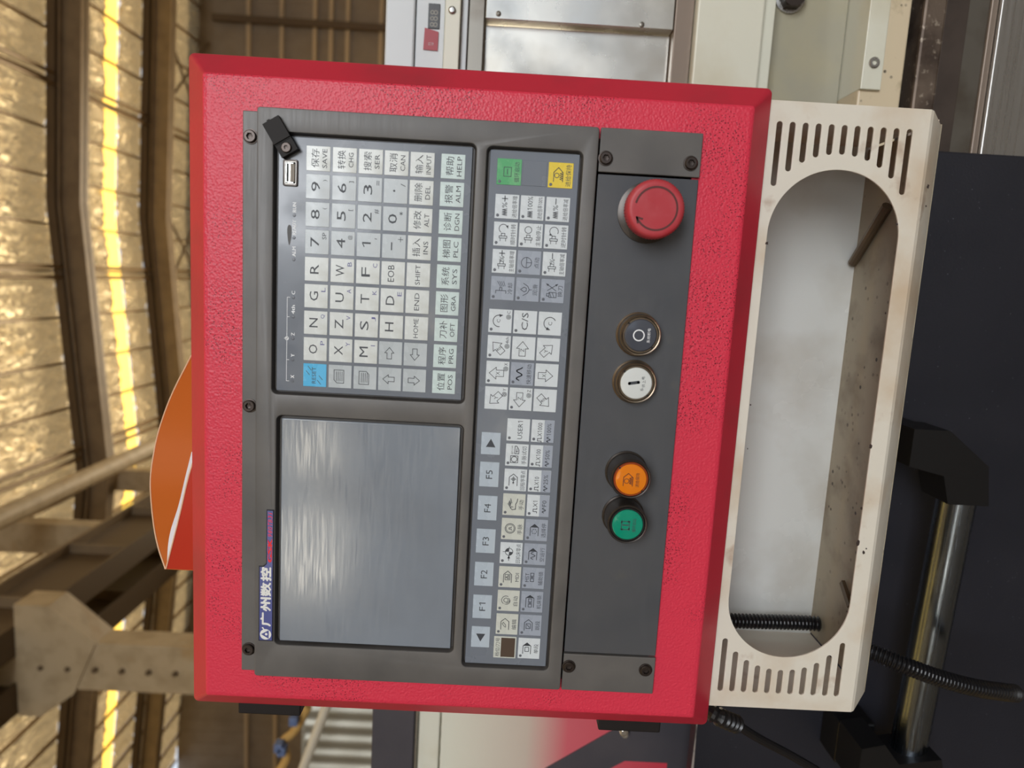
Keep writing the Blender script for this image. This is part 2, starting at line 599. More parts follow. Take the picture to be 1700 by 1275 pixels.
class Print:
    """flat ink in millimetres on a plane facing the viewer (x right, y up)"""
    def __init__(self):
        self.v, self.f = [], []

    def add(self, v, f):
        n = len(self.v)
        self.v += v
        self.f += [tuple(i + n for i in q) for q in f]
        return self

    def text(self, s, cx, cy, h, wd=None, shear=0.0, rot=0.0, lift=0.0):
        v, f, w0, h0 = glyphs(s)
        k = h / h0
        kx = wd / w0 if wd else k * 1.12
        c, sn = math.cos(rot), math.sin(rot)
        pts = [(x * kx + shear * y * k, y * k) for x, y in v]
        return self.add([(cx + x * c - y * sn, cy + x * sn + y * c, lift) for x, y in pts], f)

    def line(self, pts, wd=0.45, closed=False):
        P = list(pts) + ([pts[0]] if closed else [])
        for (x0, y0), (x1, y1) in zip(P, P[1:]):
            l = math.hypot(x1 - x0, y1 - y0) or 1e-9
            dx, dy = (x1 - x0) / l * wd / 2, (y1 - y0) / l * wd / 2
            e = 0.7
            self.add([(x0 - dx * e - dy, y0 - dy * e + dx), (x0 - dx * e + dy, y0 - dy * e - dx), (x1 + dx * e + dy, y1 + dy * e - dx), (x1 + dx * e - dy, y1 + dy * e + dx)], [(0, 1, 2, 3)])
        return self

    def fill(self, pts):
        return self.add(list(pts), [tuple(range(len(pts)))])

    def arc(self, cx, cy, r, a0, a1, wd=0.45, n=20):
        P = [(cx + r * math.cos(math.radians(a0 + (a1 - a0) * k / n)), cy + r * math.sin(math.radians(a0 + (a1 - a0) * k / n))) for k in range(n + 1)]
        v = []
        for k in range(n + 1):
            a = math.radians(a0 + (a1 - a0) * k / n)
            v += [(cx + (r - wd / 2) * math.cos(a), cy + (r - wd / 2) * math.sin(a)), (cx + (r + wd / 2) * math.cos(a), cy + (r + wd / 2) * math.sin(a))]
        return self.add(v, [(2 * k, 2 * k + 1, 2 * k + 3, 2 * k + 2) for k in range(n)])

    def ring(self, cx, cy, r, wd=0.45):
        return self.arc(cx, cy, r, 0, 360, wd, 28)

    def disc(self, cx, cy, r, n=16):
        return self.fill([(cx + r * math.cos(2 * PI * k / n), cy + r * math.sin(2 * PI * k / n)) for k in range(n)])

    def head(self, x, y, ang, s=1.2):
        a = math.radians(ang)
        return self.fill([(x + s * math.cos(a + t), y + s * math.sin(a + t)) for t in (0, 2.4, -2.4)])

    def arrow(self, cx, cy, ang, l=8.0, hw=3.6, sw=1.7, wd=0.45):
        a = math.radians(ang)
        q = [(l / 2, 0), (0.2, hw), (0.2, sw), (-l / 2, sw), (-l / 2, -sw), (0.2, -sw), (0.2, -hw)]
        return self.line([(cx + x * math.cos(a) - y * math.sin(a), cy + x * math.sin(a) + y * math.cos(a)) for x, y in q], wd, True)

    def wave(self, x0, x1, y, amp, cycles, wd=0.5, n=24):
        return self.line([(x0 + (x1 - x0) * k / n, y + amp * math.sin(2 * PI * cycles * k / n)) for k in range(n + 1)], wd)

    def spring(self, x0, x1, y, amp, teeth, wd=0.45):
        P = []
        for k in range(teeth):
            xa = x0 + (x1 - x0) * k / teeth
            xb = x0 + (x1 - x0) * (k + 0.5) / teeth
            P += [(xa, y - amp), (xb, y + amp)]
        P.append((x1, y - amp))
        return self.line(P, wd)

    def house(self, cy=1.2, filled=False, x0=-4.2, x1=2.0, x2=4.4, h=2.9, wd=0.5):
        self.line([(x0, cy + h), (x1, cy + h), (x2, cy), (x1, cy - h), (x0, cy - h)], wd)
        if filled:
            self.fill([(x1, cy + h), (x2, cy), (x1, cy - h)])
        return self

    def at(self, cx, cz, y):
        """vertices on the plane y, millimetres to metres"""
        return [(cx + p[0] / 1000, y - (p[2] if len(p) > 2 else 0.0), cz + p[1] / 1000) for p in self.v], self.f


# ================================================================== THE SETTING
def roof_bottom(x):
    if x < -4.6:
        return 8.48 + (-4.6 - x) * 0.098
    if x < 1.2:
        return 8.48 + (x + 4.6) * 0.078
    return 8.932 - (x - 1.2) * 0.036


def roof_z(x):
    return roof_bottom(x) + 0.82


XL, XR, YB, YF = -17.5, 9.0, 22.0, -12.0
g = G().box(XL, XR, YF, YB, -ZO - 0.1, -ZO)
solo('floor', g, 'floor', kind='structure')

ceil = thing('ceiling', None, None, (0, 5, 9.5), kind='structure')
raft_y = [18.7 - 3.8 * k for k in range(9)]
purl_x = [4.68 - 0.98 * k for k in range(-4, 23)]


def chord(y, lo, hi, wd, flange):
    xs = [XL, -4.6, 1.2, XR]
    gg = G()
    for a, b in zip(xs, xs[1:]):
        za, zb = roof_bottom(a + 1e-6), roof_bottom(b - 1e-6)
        for (l, h, hw) in ((lo, hi, wd / 2),) + (((lo, lo + 0.03, flange / 2), (hi - 0.03, hi, flange / 2)) if flange else ()):
            v = [(x, y + s * hw, z + q) for x, z in ((a, za), (b, zb)) for s in (-1, 1) for q in (l, h)]
            gg.add(v, [(0, 1, 3, 2), (4, 6, 7, 5), (0, 4, 5, 1), (2, 3, 7, 6), (0, 2, 6, 4), (1, 5, 7, 3)])
    return gg


for y in raft_y:
    r = part('rafter', chord(y, 0.0, 0.46, 0.10, 0.30), 'steel_tan', ceil, smooth=0)
    part('rafter_reflection', chord(y - 0.02, 0.56, 0.74, 0.16, 0), 'steel_dark', r, smooth=0)  # dark bar added to imitate the rafter's reflection in the foil
for i, x in enumerate(purl_x):
    big = i in (5, 9, 13, 18)
    z = roof_z(x)
    g = G().box(x - 0.025, x + 0.025, YF, YB, z - 0.085, z - 0.01)
    if big:
        g.tube([(x - 0.12, YF, z - 0.22), (x - 0.12, YB, z - 0.22)], 0.045, 8).tube([(x + 0.10, YF, z - 0.22), (x + 0.10, YB, z - 0.22)], 0.045, 8)
    part('purlin', g, 'purlin', ceil, smooth=40)


def foil_mesh(seed):
    rnd = random.Random(seed)
    n, mrow = 10, 20
    ph = [(rnd.uniform(2, 9), rnd.uniform(2, 9), rnd.uniform(0, 6), rnd.uniform(0.006, 0.018)) for _ in range(9)]
    v = []
    for j in range(mrow + 1):
        for i in range(n + 1):
            x, y = i / n - 0.5, j / mrow - 0.5
            sag = 0.05 * (1 - 4 * x * x)
            z = -sag + sum(a * math.sin(2 * PI * (fx * x + fy * y) + p) for fx, fy, p, a in ph) * (1 - 4 * x * x)
            v.append((x * 0.98, y, z))
    f = [(j * (n + 1) + i, j * (n + 1) + i + 1, (j + 1) * (n + 1) + i + 1, (j + 1) * (n + 1) + i) for j in range(mrow) for i in range(n)]
    me = mesh('insulation_sheet', (v, f), 'foil', 180)
    return me


foils = [foil_mesh(s) for s in range(5)]
bays = [(18.7, 22.0)] + [(y - 3.8, y) for y in raft_y]
for bi, (y0, y1) in enumerate(bays):
    lit = bi in (1, 4, 5, 6)
    spans = [(y0, y0 + 2.16), (y0 + 2.70, y1)] if lit else [(y0, y1)]
    for k, x in enumerate(purl_x[:-1]):
        xm = x - 0.49
        sl = math.atan2(roof_z(xm + 0.49) - roof_z(xm - 0.49), 0.98)
        for a, b in spans:
            piece('insulation_sheet', foils[(bi * 7 + k * 3) % 5], ceil, xm, (a + b) / 2, roof_z(xm) + 0.01, (0, -sl, 0), (1.0, b - a, 1))
    if lit:
        gg = G()
        xs = [XL, -4.6, 1.2, XR]
        for a, b in zip(xs, xs[1:]):
            gg.add([(a, y0 + 2.16, roof_z(a)), (b, y0 + 2.16, roof_z(b)), (b, y0 + 2.70, roof_z(b)), (a, y0 + 2.70, roof_z(a)),
                    (a, y0 + 2.16, roof_z(a) + .03), (b, y0 + 2.16, roof_z(b) + .03), (b, y0 + 2.70, roof_z(b) + .03), (a, y0 + 2.70, roof_z(a) + .03)],
                   [(0, 1, 2, 3), (7, 6, 5, 4), (0, 4, 5, 1), (2, 6, 7, 3)])
        part('skylight_strip', gg, 'skylight', ceil, 'bright yellow skylight strip', smooth=0)
for (xa, ya, xb, yb) in ((-5.6, 14.9, -9.0, 18.7), (-9.0, 14.9, -5.6, 18.7), (-5.6, 18.7, -9.0, 21.8), (3.7, 18.7, 6.6, 21.8), (6.6, 18.7, 3.7, 21.8), (-1.0, 18.7, 2.0, 21.8), (2.0, 18.7, -1.0, 21.8)):
    part('brace_rod', G().bar((xa, ya, roof_bottom(xa) + 0.4), (xb, yb, roof_bottom(xb) + 0.4), 0.05, 0.05), 'steel_dark', ceil, smooth=0)

wb = thing('wall_back', None, None, (0, YB, -ZO), kind='structure')
g = G()
nx = 120
for i in range(nx):            # ribbed sheet
    x0 = XL + (XR - XL) * i / nx
    x1 = XL + (XR - XL) * (i + 1) / nx
    d = 0.012 if i % 2 else 0
    g.box(x0, x1, YB - d, YB + 0.06, 5.5 if -5.6 < x0 < 3.6 else -ZO, 10.4)   # hidden opening added to go with the far fill light
part('wall_sheet', g, 'wall_tan', wb, smooth=0)
for z in (8.0, 7.02, 6.04, 5.56, 5.07, 4.08, 3.1, 2.12, 1.14, 0.16):
    for xa, xb in (((XL, XR),) if z > 5.5 else ((XL, -5.6), (3.7, XR))):
        part('girt', G().box(xa, xb, YB - 0.16, YB - 0.03, z - 0.05, z + 0.05), 'girt', wb, smooth=0)
for x in (-13.6, -9.4, -5.7, 3.8, 7.3):
    part('wall_post', G().box(x - 0.09, x + 0.09, YB - 0.32, YB - 0.16, -ZO, roof_bottom(x) + 0.3), 'steel_dark', wb, smooth=0)
solo('wall_left', G().box(XL - 0.1, XL, YF, YB, -ZO, 10.8), 'wall_tan', kind='structure')
solo('wall_right', G().box(XR, XR + 0.1, YF, YB, -ZO, 10.2), 'wall_tan', kind='structure')
wf = thing('wall_front', None, None, (0, YF, -ZO), kind='structure')
panes = [(-5.8, -4.3, 2.8, 3.9), (-3.5, -2.6, 2.9, 3.75), (-0.75, 0.0, 0.7, 1.3), (-2.95, -2.35, -0.1, 0.5)]  # high pair: windows read from screen glare; low pair: added for key glare
openings = panes + [(0.2, 7.3, -ZO, 6.4)]
cuts = sorted({XL, XR} | {q for o_ in openings for q in o_[:2]})
g = G()
for xa, xb in zip(cuts, cuts[1:]):
    z = -ZO
    for o_ in sorted([o_ for o_ in openings if o_[0] <= xa and o_[1] >= xb], key=lambda o_: o_[2]) + [(0, 0, 10.6, 0)]:
        if o_[2] > z:
            g.box(xa, xb, YF - 0.1, YF, z, o_[2])
        z = o_[3]
part('wall_sheet', g, 'wall_tan', wf, smooth=0)
for xa, xb, za, zb in panes:
    win = part('window_glare_pane', G().box(xa, xb, YF - 0.08, YF - 0.06, za, zb), 'pane_light', wf, 'bright pane among windows and added glare panes')
    part('pane_bars', G().box((xa + xb) / 2 - 0.03, (xa + xb) / 2 + 0.03, YF - 0.06, YF, za, zb).box(xa, xb, YF - 0.06, YF, (za + zb) / 2 - 0.03, (za + zb) / 2 + 0.03), 'steel_dark', win)

# crane columns and runway
def crane_column(x, y, label):
    t = thing('crane_column', label, 'column', (x, y, -ZO), 'crane columns along the roof valley')
    part('shaft', G().bevel_box(x - 0.25, x + 0.25, y, y + 0.3, -ZO, 8.9, 0.015), 'concrete', t)
    c = [(x + 0.25, 3.78), (x + 0.62, 4.22), (x + 0.62, 4.55), (x - 0.54, 4.55), (x - 0.54, 4.33), (x - 0.28, 4.0)]
    part('corbel', G().prism([(a, z - 0.012) for a, z in c], y - 0.02, y + 0.30), 'concrete', t)
    for k in range(7):
        part('bolt', G().tube([(x - 0.02, y - 0.035, 4.30 - 0.26 * k), (x - 0.02, y + 0.0, 4.30 - 0.26 * k)], 0.025, 8), 'steel_dark', t)
    return t


crane_column(-3.86, 6.0, 'tan painted crane column nearest the panel, with bolted corbel head')
crane_column(-4.38, 10.4, 'tan crane column second from the panel, behind the runway girder')
crane_column(-4.86, 15.2, 'tan crane column farthest away, beside the end wall')


def runway(x, label):
    t = thing('runway_girder', label, 'girder', (x, 3.0, 4.55), 'crane runway girders')
    part('web', G().box(x - 0.03, x + 0.03, 3.0, 21.5, 4.58, 5.28), 'steel_dark', t, smooth=0)
    part('flange', G().box(x - 0.16, x + 0.16, 3.0, 21.5, 5.28, 5.32), 'steel_tan', t, smooth=0)
    part('flange', G().box(x - 0.16, x + 0.16, 3.0, 21.5, 4.545, 4.58), 'steel_dark', t, smooth=0)
    part('rail', G().box(x - 0.05, x + 0.05, 3.0, 21.5, 5.32, 5.44), 'steel', t, smooth=0)
    for k in range(12):
        y = 3.6 + 1.5 * k
        part('stiffener', G().box(x - 0.15, x + 0.15, y - 0.01, y + 0.01, 4.58, 5.28), 'steel_tan', t, smooth=0)
    return t


runway(-3.62, 'dark crane runway girder on the corbels, nearer the orange folder')
runway(-4.22, 'dark crane runway girder on the far side of the crane columns')
solo('roof_pipe', G().tube([(-3.62, 3.2, 6.95), (-3.62, 21.9, 6.95)], 0.16, 12), 'concrete', 'long pale steel pipe hung under the roof above the runway girder', 'pipe')

# ================================================================== OPERATOR PANEL
PN = thing('operator_panel', 'large red textured metal housing that frames the grey control unit', 'control panel', (0, 0.06, -0.2))
W2, H2 = 0.240, 0.2016


def ring_pts(ins, y, n=5, r=0.004):
    return [(x, y, z) for x, z in rrect(-W2 + ins, W2 - ins, -H2 + ins, H2 - ins, max(r - ins * 0.1, 0.0015), n)]


prof = [(0, 0.12), (0, 0.0012), (0.0008, -0.0006), (0.0158, -0.0160), (0.0168, -0.0170), (0.0180, -0.0177), (0.0200, -0.0180)]
g = G()
rings = [ring_pts(i, y) for i, y in prof]
n = len(rings[0])
for q in rings[:5]:
    g.v += q
for i in range(4):
    for k in range(n):
        g.f.append((i * n + k, i * n + (k + 1) % n, (i + 1) * n + (k + 1) % n, (i + 1) * n + k))
g.f.append(tuple(range(n)))
part('rim', g, 'red_edge', PN, 'smooth bevelled red rim')
g = G()
for q in rings[4:]:
    g.v += q
for i in range(2):
    for k in range(n):
        g.f.append((i * n + k, i * n + (k + 1) % n, (i + 1) * n + (k + 1) % n, (i + 1) * n + k))
v2, f2 = plate(rrect(-W2 + 0.02, W2 - 0.02, -H2 + 0.02, H2 - 0.02, 0.0015, 5), [[(-0.196, -0.146), (0.196, -0.146), (0.196, 0.152), (-0.196, 0.152)]], -0.018, 0.0015)
g.add(v2, f2)
part('front_frame', g, 'red', PN, 'textured red front frame with dark pitted dirt')
for z0, z1 in ((0.1195, 0.1685), (-0.166, -0.1165)):
    h = part('hinge', G().bevel_box(-0.2515, -0.2395, 0.004, 0.020, z0, z1, 0.0012), 'black', PN, 'black hinge bar on the side')
part('hinge_bolt', G().lathe(-0.2535, -0.1375, [(0.0035, 0.014), (0.0035, 0.006), (0.002, 0.005)], 16), 'trim', PN)
part('support_arm', G().tube([(0.0, 0.115, 0.0), (0.0, 0.30, 0.0)], 0.03, 20).tube([(0.0, 0.30, 0.03), (0.0, 0.30, -0.24)], 0.03, 20), 'cover_plain', PN)

# ---- control unit
CU = thing('control_unit', 'grey machine control unit with dark screen and membrane keypads, set in the red housing', 'control unit', (0, -0.018, -0.081))
YFACE = -0.0225
rec = [(0.0103, 0.1872, 0.0005, 0.1358), (-0.1772, -0.0046, 0.0, 0.1322), (-0.1877, 0.1863, -0.0712, -0.0064)]
part('bezel', plate(rrect(-0.2025, 0.2025, -0.0808, 0.1468, 0.0022), [rrect(*r_, 0.0042) for r_ in rec], YFACE, 0.0042, 0.0008), 'bezel', CU)
g = G()
for a, b, c, d in rec:               # sloping walls of the three recesses
    o_, i_ = rrect(a, b, c, d, 0.0042), rrect(a + 0.0012, b - 0.0012, c + 0.0012, d - 0.0012, 0.0034)
    k = len(o_)
    v = [(x, YFACE + 0.001, z) for x, z in o_] + [(x, -0.0176, z) for x, z in i_] + [(x, -0.0176, z) for x, z in i_]
    f = [(i, (i + 1) % k, (i + 1) % k + k, i + k) for i in range(k)] + [tuple(range(2 * k, 3 * k))]
    g.add(v, f)
part('recess', g, 'bezel_dark', CU, 'dark recess around screen and keypads')
part('top_flange', G().bevel_box(-0.200, 0.200, -0.0198, -0.0165, 0.1462, 0.1572, 0.0006), 'bezel', CU)

screw_prof = [(0.0050, -0.0001), (0.0050, -0.0006), (0.0041, -0.0007), (0.0041, -0.0022), (0.0036, -0.0027), (0.00235, -0.0027), (0.0022, -0.0024), (0.0021, -0.0008), (0.0004, -0.0006)]
SCREW = mesh('screw', G().lathe(0, 0, screw_prof, 36, {5, 6, 7}), 'screw')
for x in (-0.1827, 0.0006, 0.1833):
    piece('screw', SCREW, CU, x, -0.0198, 0.1517)

part('screen_glass', G().bevel_box(-0.1752, -0.0074, -0.0196, -0.0172, 0.0026, 0.1292, 0.0006), 'glass', CU, 'dark grey smudged screen, switched off')
part('keypad_membrane', G().bevel_box(0.0125, 0.1852, -0.0192, -0.0172, 0.0032, 0.1333, 0.0004), 'membrane', CU)
part('function_membrane', G().bevel_box(-0.1860, 0.1845, -0.0192, -0.0172, -0.0692, -0.0088, 0.0004), 'membrane', CU)
YM = -0.0192       # membrane surface
YK = YM - 0.0003   # key surface
YP = YK - 0.00006  # print

# badge
bp_ = [(-0.1741, 0.1336), (-0.0742, 0.1334), (-0.0742, 0.1379), (-0.1148, 0.1379), (-0.1172, 0.1402), (-0.1172, 0.1434), (-0.1741, 0.1434)]
bp_ = [(-0.1743, 0.1330), (-0.0738, 0.1330), (-0.0738, 0.1384), (-0.1142, 0.1384), (-0.1165, 0.1408), (-0.1165, 0.1436), (-0.1743, 0.1436)]
BD = part('badge', plate(bp_, [], YFACE - 0.0004, 0.0006), 'badge_edge', CU, 'narrow blue maker badge with white and red lettering')
ins = [(-0.1735, 0.1337), (-0.0746, 0.1337), (-0.0746, 0.1377), (-0.1146, 0.1377), (-0.1172, 0.1402), (-0.1172, 0.1429), (-0.1735, 0.1429)]
part('badge_face', plate(ins, [], YFACE - 0.0007, 0.0006), 'badge', BD)
p = Print().disc(-168.9, 138.3, 4.1, 28)
part('badge_logo', p.at(0, 0, YFACE - 0.0008), 'badge_white', BD, 'white round emblem')
p = Print().fill([(-168.9, 141.6), (-172.2, 136.0), (-165.6, 136.0)])
part('badge_triangle', p.at(0, 0, YFACE - 0.00086), 'badge', BD)
part('badge_eye', Print().disc(-168.7, 137.8, 1.0, 14).fill([(-166.6, 138.9), (-163.6, 141.2), (-163.2, 140.2), (-166.2, 138.2)]).at(0, 0, YFACE - 0.00092), 'badge_white', BD)
p = Print()
for k, s in enumerate('广州数控'):
    p.text(s, -157.6 + k * 11.6, 138.3, 7.0, 10.2)
    for i, (d, e) in enumerate(((0.8, 0), (0.4, 0.4), (0.4, -0.4), (0.4, 0))):
        p.text(s, -157.6 + d + k * 11.6, 138.3 + e, 7.0, 10.2, lift=0.00003 * (i + 1))
part('badge_characters', p.at(0, 0, YFACE - 0.0008), 'badge_white', BD)
p = Print()
for k, s in enumerate('GSK'):
    for d in (-0.6, -0.3, 0, 0.3, 0.6):
        p.text(s, -110.4 + k * 6.0 + d, 135.6, 3.1, 5.0, lift=0.00007 + d / 10000)
for k, s in enumerate('980TB3i'):
    p.text(s, -93.0 + k * 2.75, 135.6, 3.0, 0.7 if s == 'i' else 2.1, 0.25)
part('badge_model', p.at(0, 0, YFACE - 0.0008), 'badge_red', BD)

# USB socket and its swung-aside cover
US = part('usb_port', plate(rrect(0.1525, 0.1702, 0.1200, 0.1300, 0.0014), [rrect(0.1540, 0.1688, 0.1212, 0.1288, 0.0008)], YM - 0.0012, 0.0014, 0.0003), 'ring_dark', CU, 'open USB socket with metal shell')
part('usb_shell', plate(rrect(0.1538, 0.1690, 0.1210, 0.1290, 0.0008), [rrect(0.1543, 0.1685, 0.1214, 0.1286, 0.0005)], YM - 0.0010, 0.0012), 'usb_metal', US)
part('usb_hole', G().box(0.1538, 0.1690, YM - 0.0002, YM + 0.0004, 0.1210, 0.1290), 'socket', US)
part('usb_tongue', G().box(0.1556, 0.1672, YM - 0.0008, YM, 0.1222, 0.1250), 'usb_pin', US)
part('usb_contact', G().box(0.1556, 0.1672, YM - 0.00095, YM, 0.1251, 0.1260).box(0.1550, 0.1678, YM - 0.00095, YM, 0.1276, 0.1281).box(0.1549, 0.1553, YM - 0.0009, YM, 0.1232, 0.1270).box(0.1675, 0.1679, YM - 0.0009, YM, 0.1232, 0.1270), 'trim', US)

rot_c, sr = math.cos(math.radians(-60)), math.sin(math.radians(-60))
cc = Vector((0.1836, 0.1305))
ax = Vector((0.0168, 0.0104)).normalized()       # along the strap, away from the socket
nx_ = Vector((-ax.y, ax.x))


def oriented(a0, a1, b0, b1, y0, y1):
    q = [cc + ax * a + nx_ * b for a, b in ((a0, b0), (a1, b0), (a1, b1), (a0, b1))]
    return G().prism([(v_.x, v_.y) for v_ in q], y0, y1)


UC = part('usb_cover', oriented(-0.0030, 0.0118, -0.0061, 0.0061, YFACE - 0.0042, YFACE - 0.0001), 'black', CU, 'black rubber socket cover swung aside')
part('cover_foot', oriented(-0.0122, -0.0036, -0.0061, 0.0061, YFACE - 0.0026, YM - 0.0001), 'black', UC)
part('cover_fold', oriented(-0.0038, -0.0028, -0.0061, 0.0061, YFACE - 0.0030, YM - 0.0001), 'socket', UC)
part('cover_lip', oriented(0.0118, 0.0129, 0.0006, 0.0026, YFACE - 0.0030, YFACE - 0.0006), 'black', UC)
q = cc - ax * 0.0080
piece('cover_screw', mesh('cover_screw', G().lathe(0, 0, [(0.0034, 0), (0.0034, -0.0009), (0.0029, -0.0013), (0.0015, -0.0013), (0.0013, -0.0004), (0.0003, -0.0003)], 28, {3, 4}), 'screw'), UC, q.x, YFACE - 0.0026, q.y)

# status lamps and lettering above the keypad
p = Print()
lamps = [(19.6, 'X', 4.2), (34.6, 'Y', 4.2), (49.5, 'Z', 4.2), (64.6, '4th', 7.0), (78.0, 'C', 4.2), (103.9, 'ALM', 8.6), (118.6, 'READY', 11.5), (133.6, 'RUN', 8.2)]
for x, s, wd in lamps:
    h = 2.4
    wt = {'X': 2.1, 'Y': 2.1, 'Z': 2.0, '4th': 6.0, 'C': 2.3, 'ALM': 6.6, 'READY': 9.8, 'RUN': 6.4}[s]
    for d in (-0.12, 0.12):
        p.text(s, x + 2.1 + wt / 2 + d, 122.2, h, wt, lift=0.00003 + d / 6000)
p.line([(19.6, 124.6), (19.6, 126.4), (78.0, 126.4), (78.0, 124.6)], 0.35)
for x in (34.6, 64.6):
    p.line([(x, 124.8), (x, 126.4)], 0.35)
p.ring(49.5, 126.4, 1.1, 0.5).fill([(49.5, 126.4), (50.6, 126.4), (49.5, 127.5)]).fill([(49.5, 126.4), (48.4, 126.4), (49.5, 125.3)])
p.line([(49.5, 127.3), (49.5, 128.3)], 0.3)
part('status_lettering', p.at(0, 0, YM - 0.00006), 'ink_white', CU, 'white status lettering')
LAMP = mesh('status_lamp', G().lathe(0, 0, [(0.00115, 0), (0.00095, -0.0002), (0.0003, -0.00025)], 14), 'lamp_off')
for x, s, wd in lamps:
    piece('status_lamp', LAMP, CU, x / 1000, YM, 0.1222)
p = Print().fill([(121.4 + 8.0 * math.cos(a) * (0.72 if math.cos(a) > 0 else 1), 125.4 + 2.0 * math.sin(a) * (0.5 + 0.5 * math.cos(a / 2) ** 2)) for a in [2 * PI * k / 28 for k in range(28)]])
part('worn_patch', p.at(0, 0, YM - 0.00009), 'bezel_dark', CU, 'dark worn patch in the overlay')

# ---- keys
KEYS = {}


def key_mesh(sx, sz, m):
    k = (sx, sz, m)
    if k not in KEYS:
        g_ = G()
        o_, i_ = rrect(-sx / 2, sx / 2, -sz / 2, sz / 2, 0.0002, 1), rrect(-sx / 2 + .00015, sx / 2 - .00015, -sz / 2 + .00015, sz / 2 - .00015, 0.0002, 1)
        n_ = len(o_)
        g_.add([(x, 0, z) for x, z in o_] + [(x, -0.0003, z) for x, z in i_] + [(x, -0.0003, z) for x, z in i_],
               [(i, (i + 1) % n_, (i + 1) % n_ + n_, i + n_) for i in range(n_)] + [tuple(range(2 * n_, 3 * n_))])
        KEYS[k] = mesh('key', g_, m, 0)
    return KEYS[k]


LED = mesh('indicator_lamp', G().lathe(0, 0, [(0.00105, 0), (0.0009, -0.00012), (0.0003, -0.00015)], 12), 'lamp_off')


def key(x, z, m, ink=None, violet=None, led=False, sx=16.2, sz=16.2, label=None, extra=None):
    """a key centred at x,z millimetres with its print"""
    k = piece('key', key_mesh(sx / 1000, sz / 1000, m), CU, x / 1000, YM, z / 1000, label=label)
    dy = -0.00036
    for nm, pr, mm in (('legend', ink, 'ink'), ('shift_legend', violet, 'ink_violet')):
        if pr and pr.v:
            v, f = pr.at(0, 0, dy)
            o = bpy.data.objects.new(nm, mesh(nm, (v, f), mm, 0))
            COL.objects.link(o)
            o.parent = k
            LOC[o.name] = LOC[k.name]
    if led:
        o = bpy.data.objects.new('indicator_lamp', LED)
        COL.objects.link(o)
        o.parent = k
        o.location = ((-sx / 2 + 2.1) / 1000, -0.0003, (sz / 2 - 2.0) / 1000)
    for (nm, pr, mm) in (extra or []):
        v, f = pr.at(0, 0, -0.00033)
        o = bpy.data.objects.new(nm, mesh(nm, (v, f), mm, 0))
        COL.objects.link(o)
        o.parent = k
    return k


def main_sub(s, sub=None, dx=0.0):
    ink, vio = Print(), None
    wd = {'1': 3.6, 'M': 7.2, 'W': 7.6, 'I': 1}.get(s, 6.4)
    if s == '-':
        ink.line([(-2.4, 1.6), (2.4, 1.6)], 0.8)
    elif s == '.':
        ink.disc(0.2, 1.0, 0.75)
    else:
        ink.text(s, dx, 1.5, 5.9, wd)
    if sub:
        if sub.isalpha() and len(sub) == 1:
            vio = Print().text(sub, 4.6, -4.9, 2.9, 0.5 if sub == 'I' else 2.9)
        elif sub == "'":
            ink.line([(4.4, -4.2), (4.2, -5.4)], 0.5)
        elif sub == '=':
            ink.line([(3.2, -4.6), (6.0, -4.6)], 0.4).line([(3.2, -5.8), (6.0, -5.8)], 0.4)
        elif sub == '+':
            ink.line([(3.2, -4.4), (6.4, -4.4)], 0.4).line([(4.8, -2.8), (4.8, -6.0)], 0.4)
        elif sub == '*':
            for a in (0, 60, 120):
                c_, s_ = math.cos(math.radians(a)), math.sin(math.radians(a))
                ink.line([(3.8 - 1.2 * c_, -4.2 - 1.2 * s_), (3.8 + 1.2 * c_, -4.2 + 1.2 * s_)], 0.35)
        else:
            ink.text(sub, 4.2, -4.9, 3.2 if len(sub) == 1 else 2.8, {'SP': 4.6, '(': 1.0, ')': 1.0, '[': 1.1, ']': 1.1, '/': 2.0}.get(sub, 3.0))
    return ink, vio


def two_line(cn, en, wd_en, gap=0.0):
    return Print().text(cn, 0.2, 2.1, 5.3, 12.2).text(en, 0.2, -4.3, 3.2, wd_en)


KX = [24.6 + 18.4 * k for k in range(9)]
rows = {106.5: [('O', 'P'), ('N', 'Q'), ('G', 'L'), ('R', None), ('7', 'SP'), ('8', '('), ('9', ')')],
        88.8: [('X', 'Y'), ('Z', 'V'), ('U', 'A'), ('W', 'B'), ('4', '@'), ('5', '['), ('6', ']')],
        71.3: [('M', 'I'), ('S', 'J'), ('T', 'K'), ('F', 'C'), ('1', "'"), ('2', '#'), ('3', '=')]}
for z, row in rows.items():
    for k, (a, b) in enumerate(row):
        i_, v_ = main_sub(a, b)
        key(KX[k + 1], z, 'key_number' if a in '0123456789' else 'key_white', i_, v_)
p = Print().text('RESET', 0, 0.6, 2.8, 11.6)
for x, y in ((1.6, 4.9), (4.8, 3.6), (-4.8, -3.0), (-1.6, -4.2)):
    p.line([(x - 1.4, y - 1.2), (x + 1.4, y + 1.2)], 0.4)
key(KX[0], 106.5, 'key_blue', p, label='blue RESET key')
for z, up in ((88.8, True), (71.3, False)):
    p = Print()
    s = 1 if up else -1
    o_ = [(-4.6, -3.4), (4.6, -3.4), (4.6, 3.4), (-2.4, 3.4), (-4.6, 1.4)] if up else [(-4.6, -3.4), (2.6, -3.4), (4.6, -1.6), (4.6, 3.4), (-4.6, 3.4)]
    p.line([(x, y + 0.8) for x, y in o_], 0.45, True)
    for k in range(4):
        p.line([(-3.2, -1.4 + 1.3 * k), (3.4, -1.4 + 1.3 * k)], 0.4)
    key(KX[0], z, 'key_number', p)
for z, cn, en, wd in ((106.5, '保存', 'SAVE', 12.4), (88.8, '转换', 'CHG', 9.6), (71.3, '搜索', 'SER', 9.4), (54.0, '取消', 'CAN', 10.2), (36.6, '输入', 'INPUT', 12.6)):
    key(KX[8], z, 'key_white', two_line(cn, en, wd))
key(KX[0], 54.0, 'key_number', Print().arrow(0, 0.8, 90, 8.0, 3.2, 1.6))
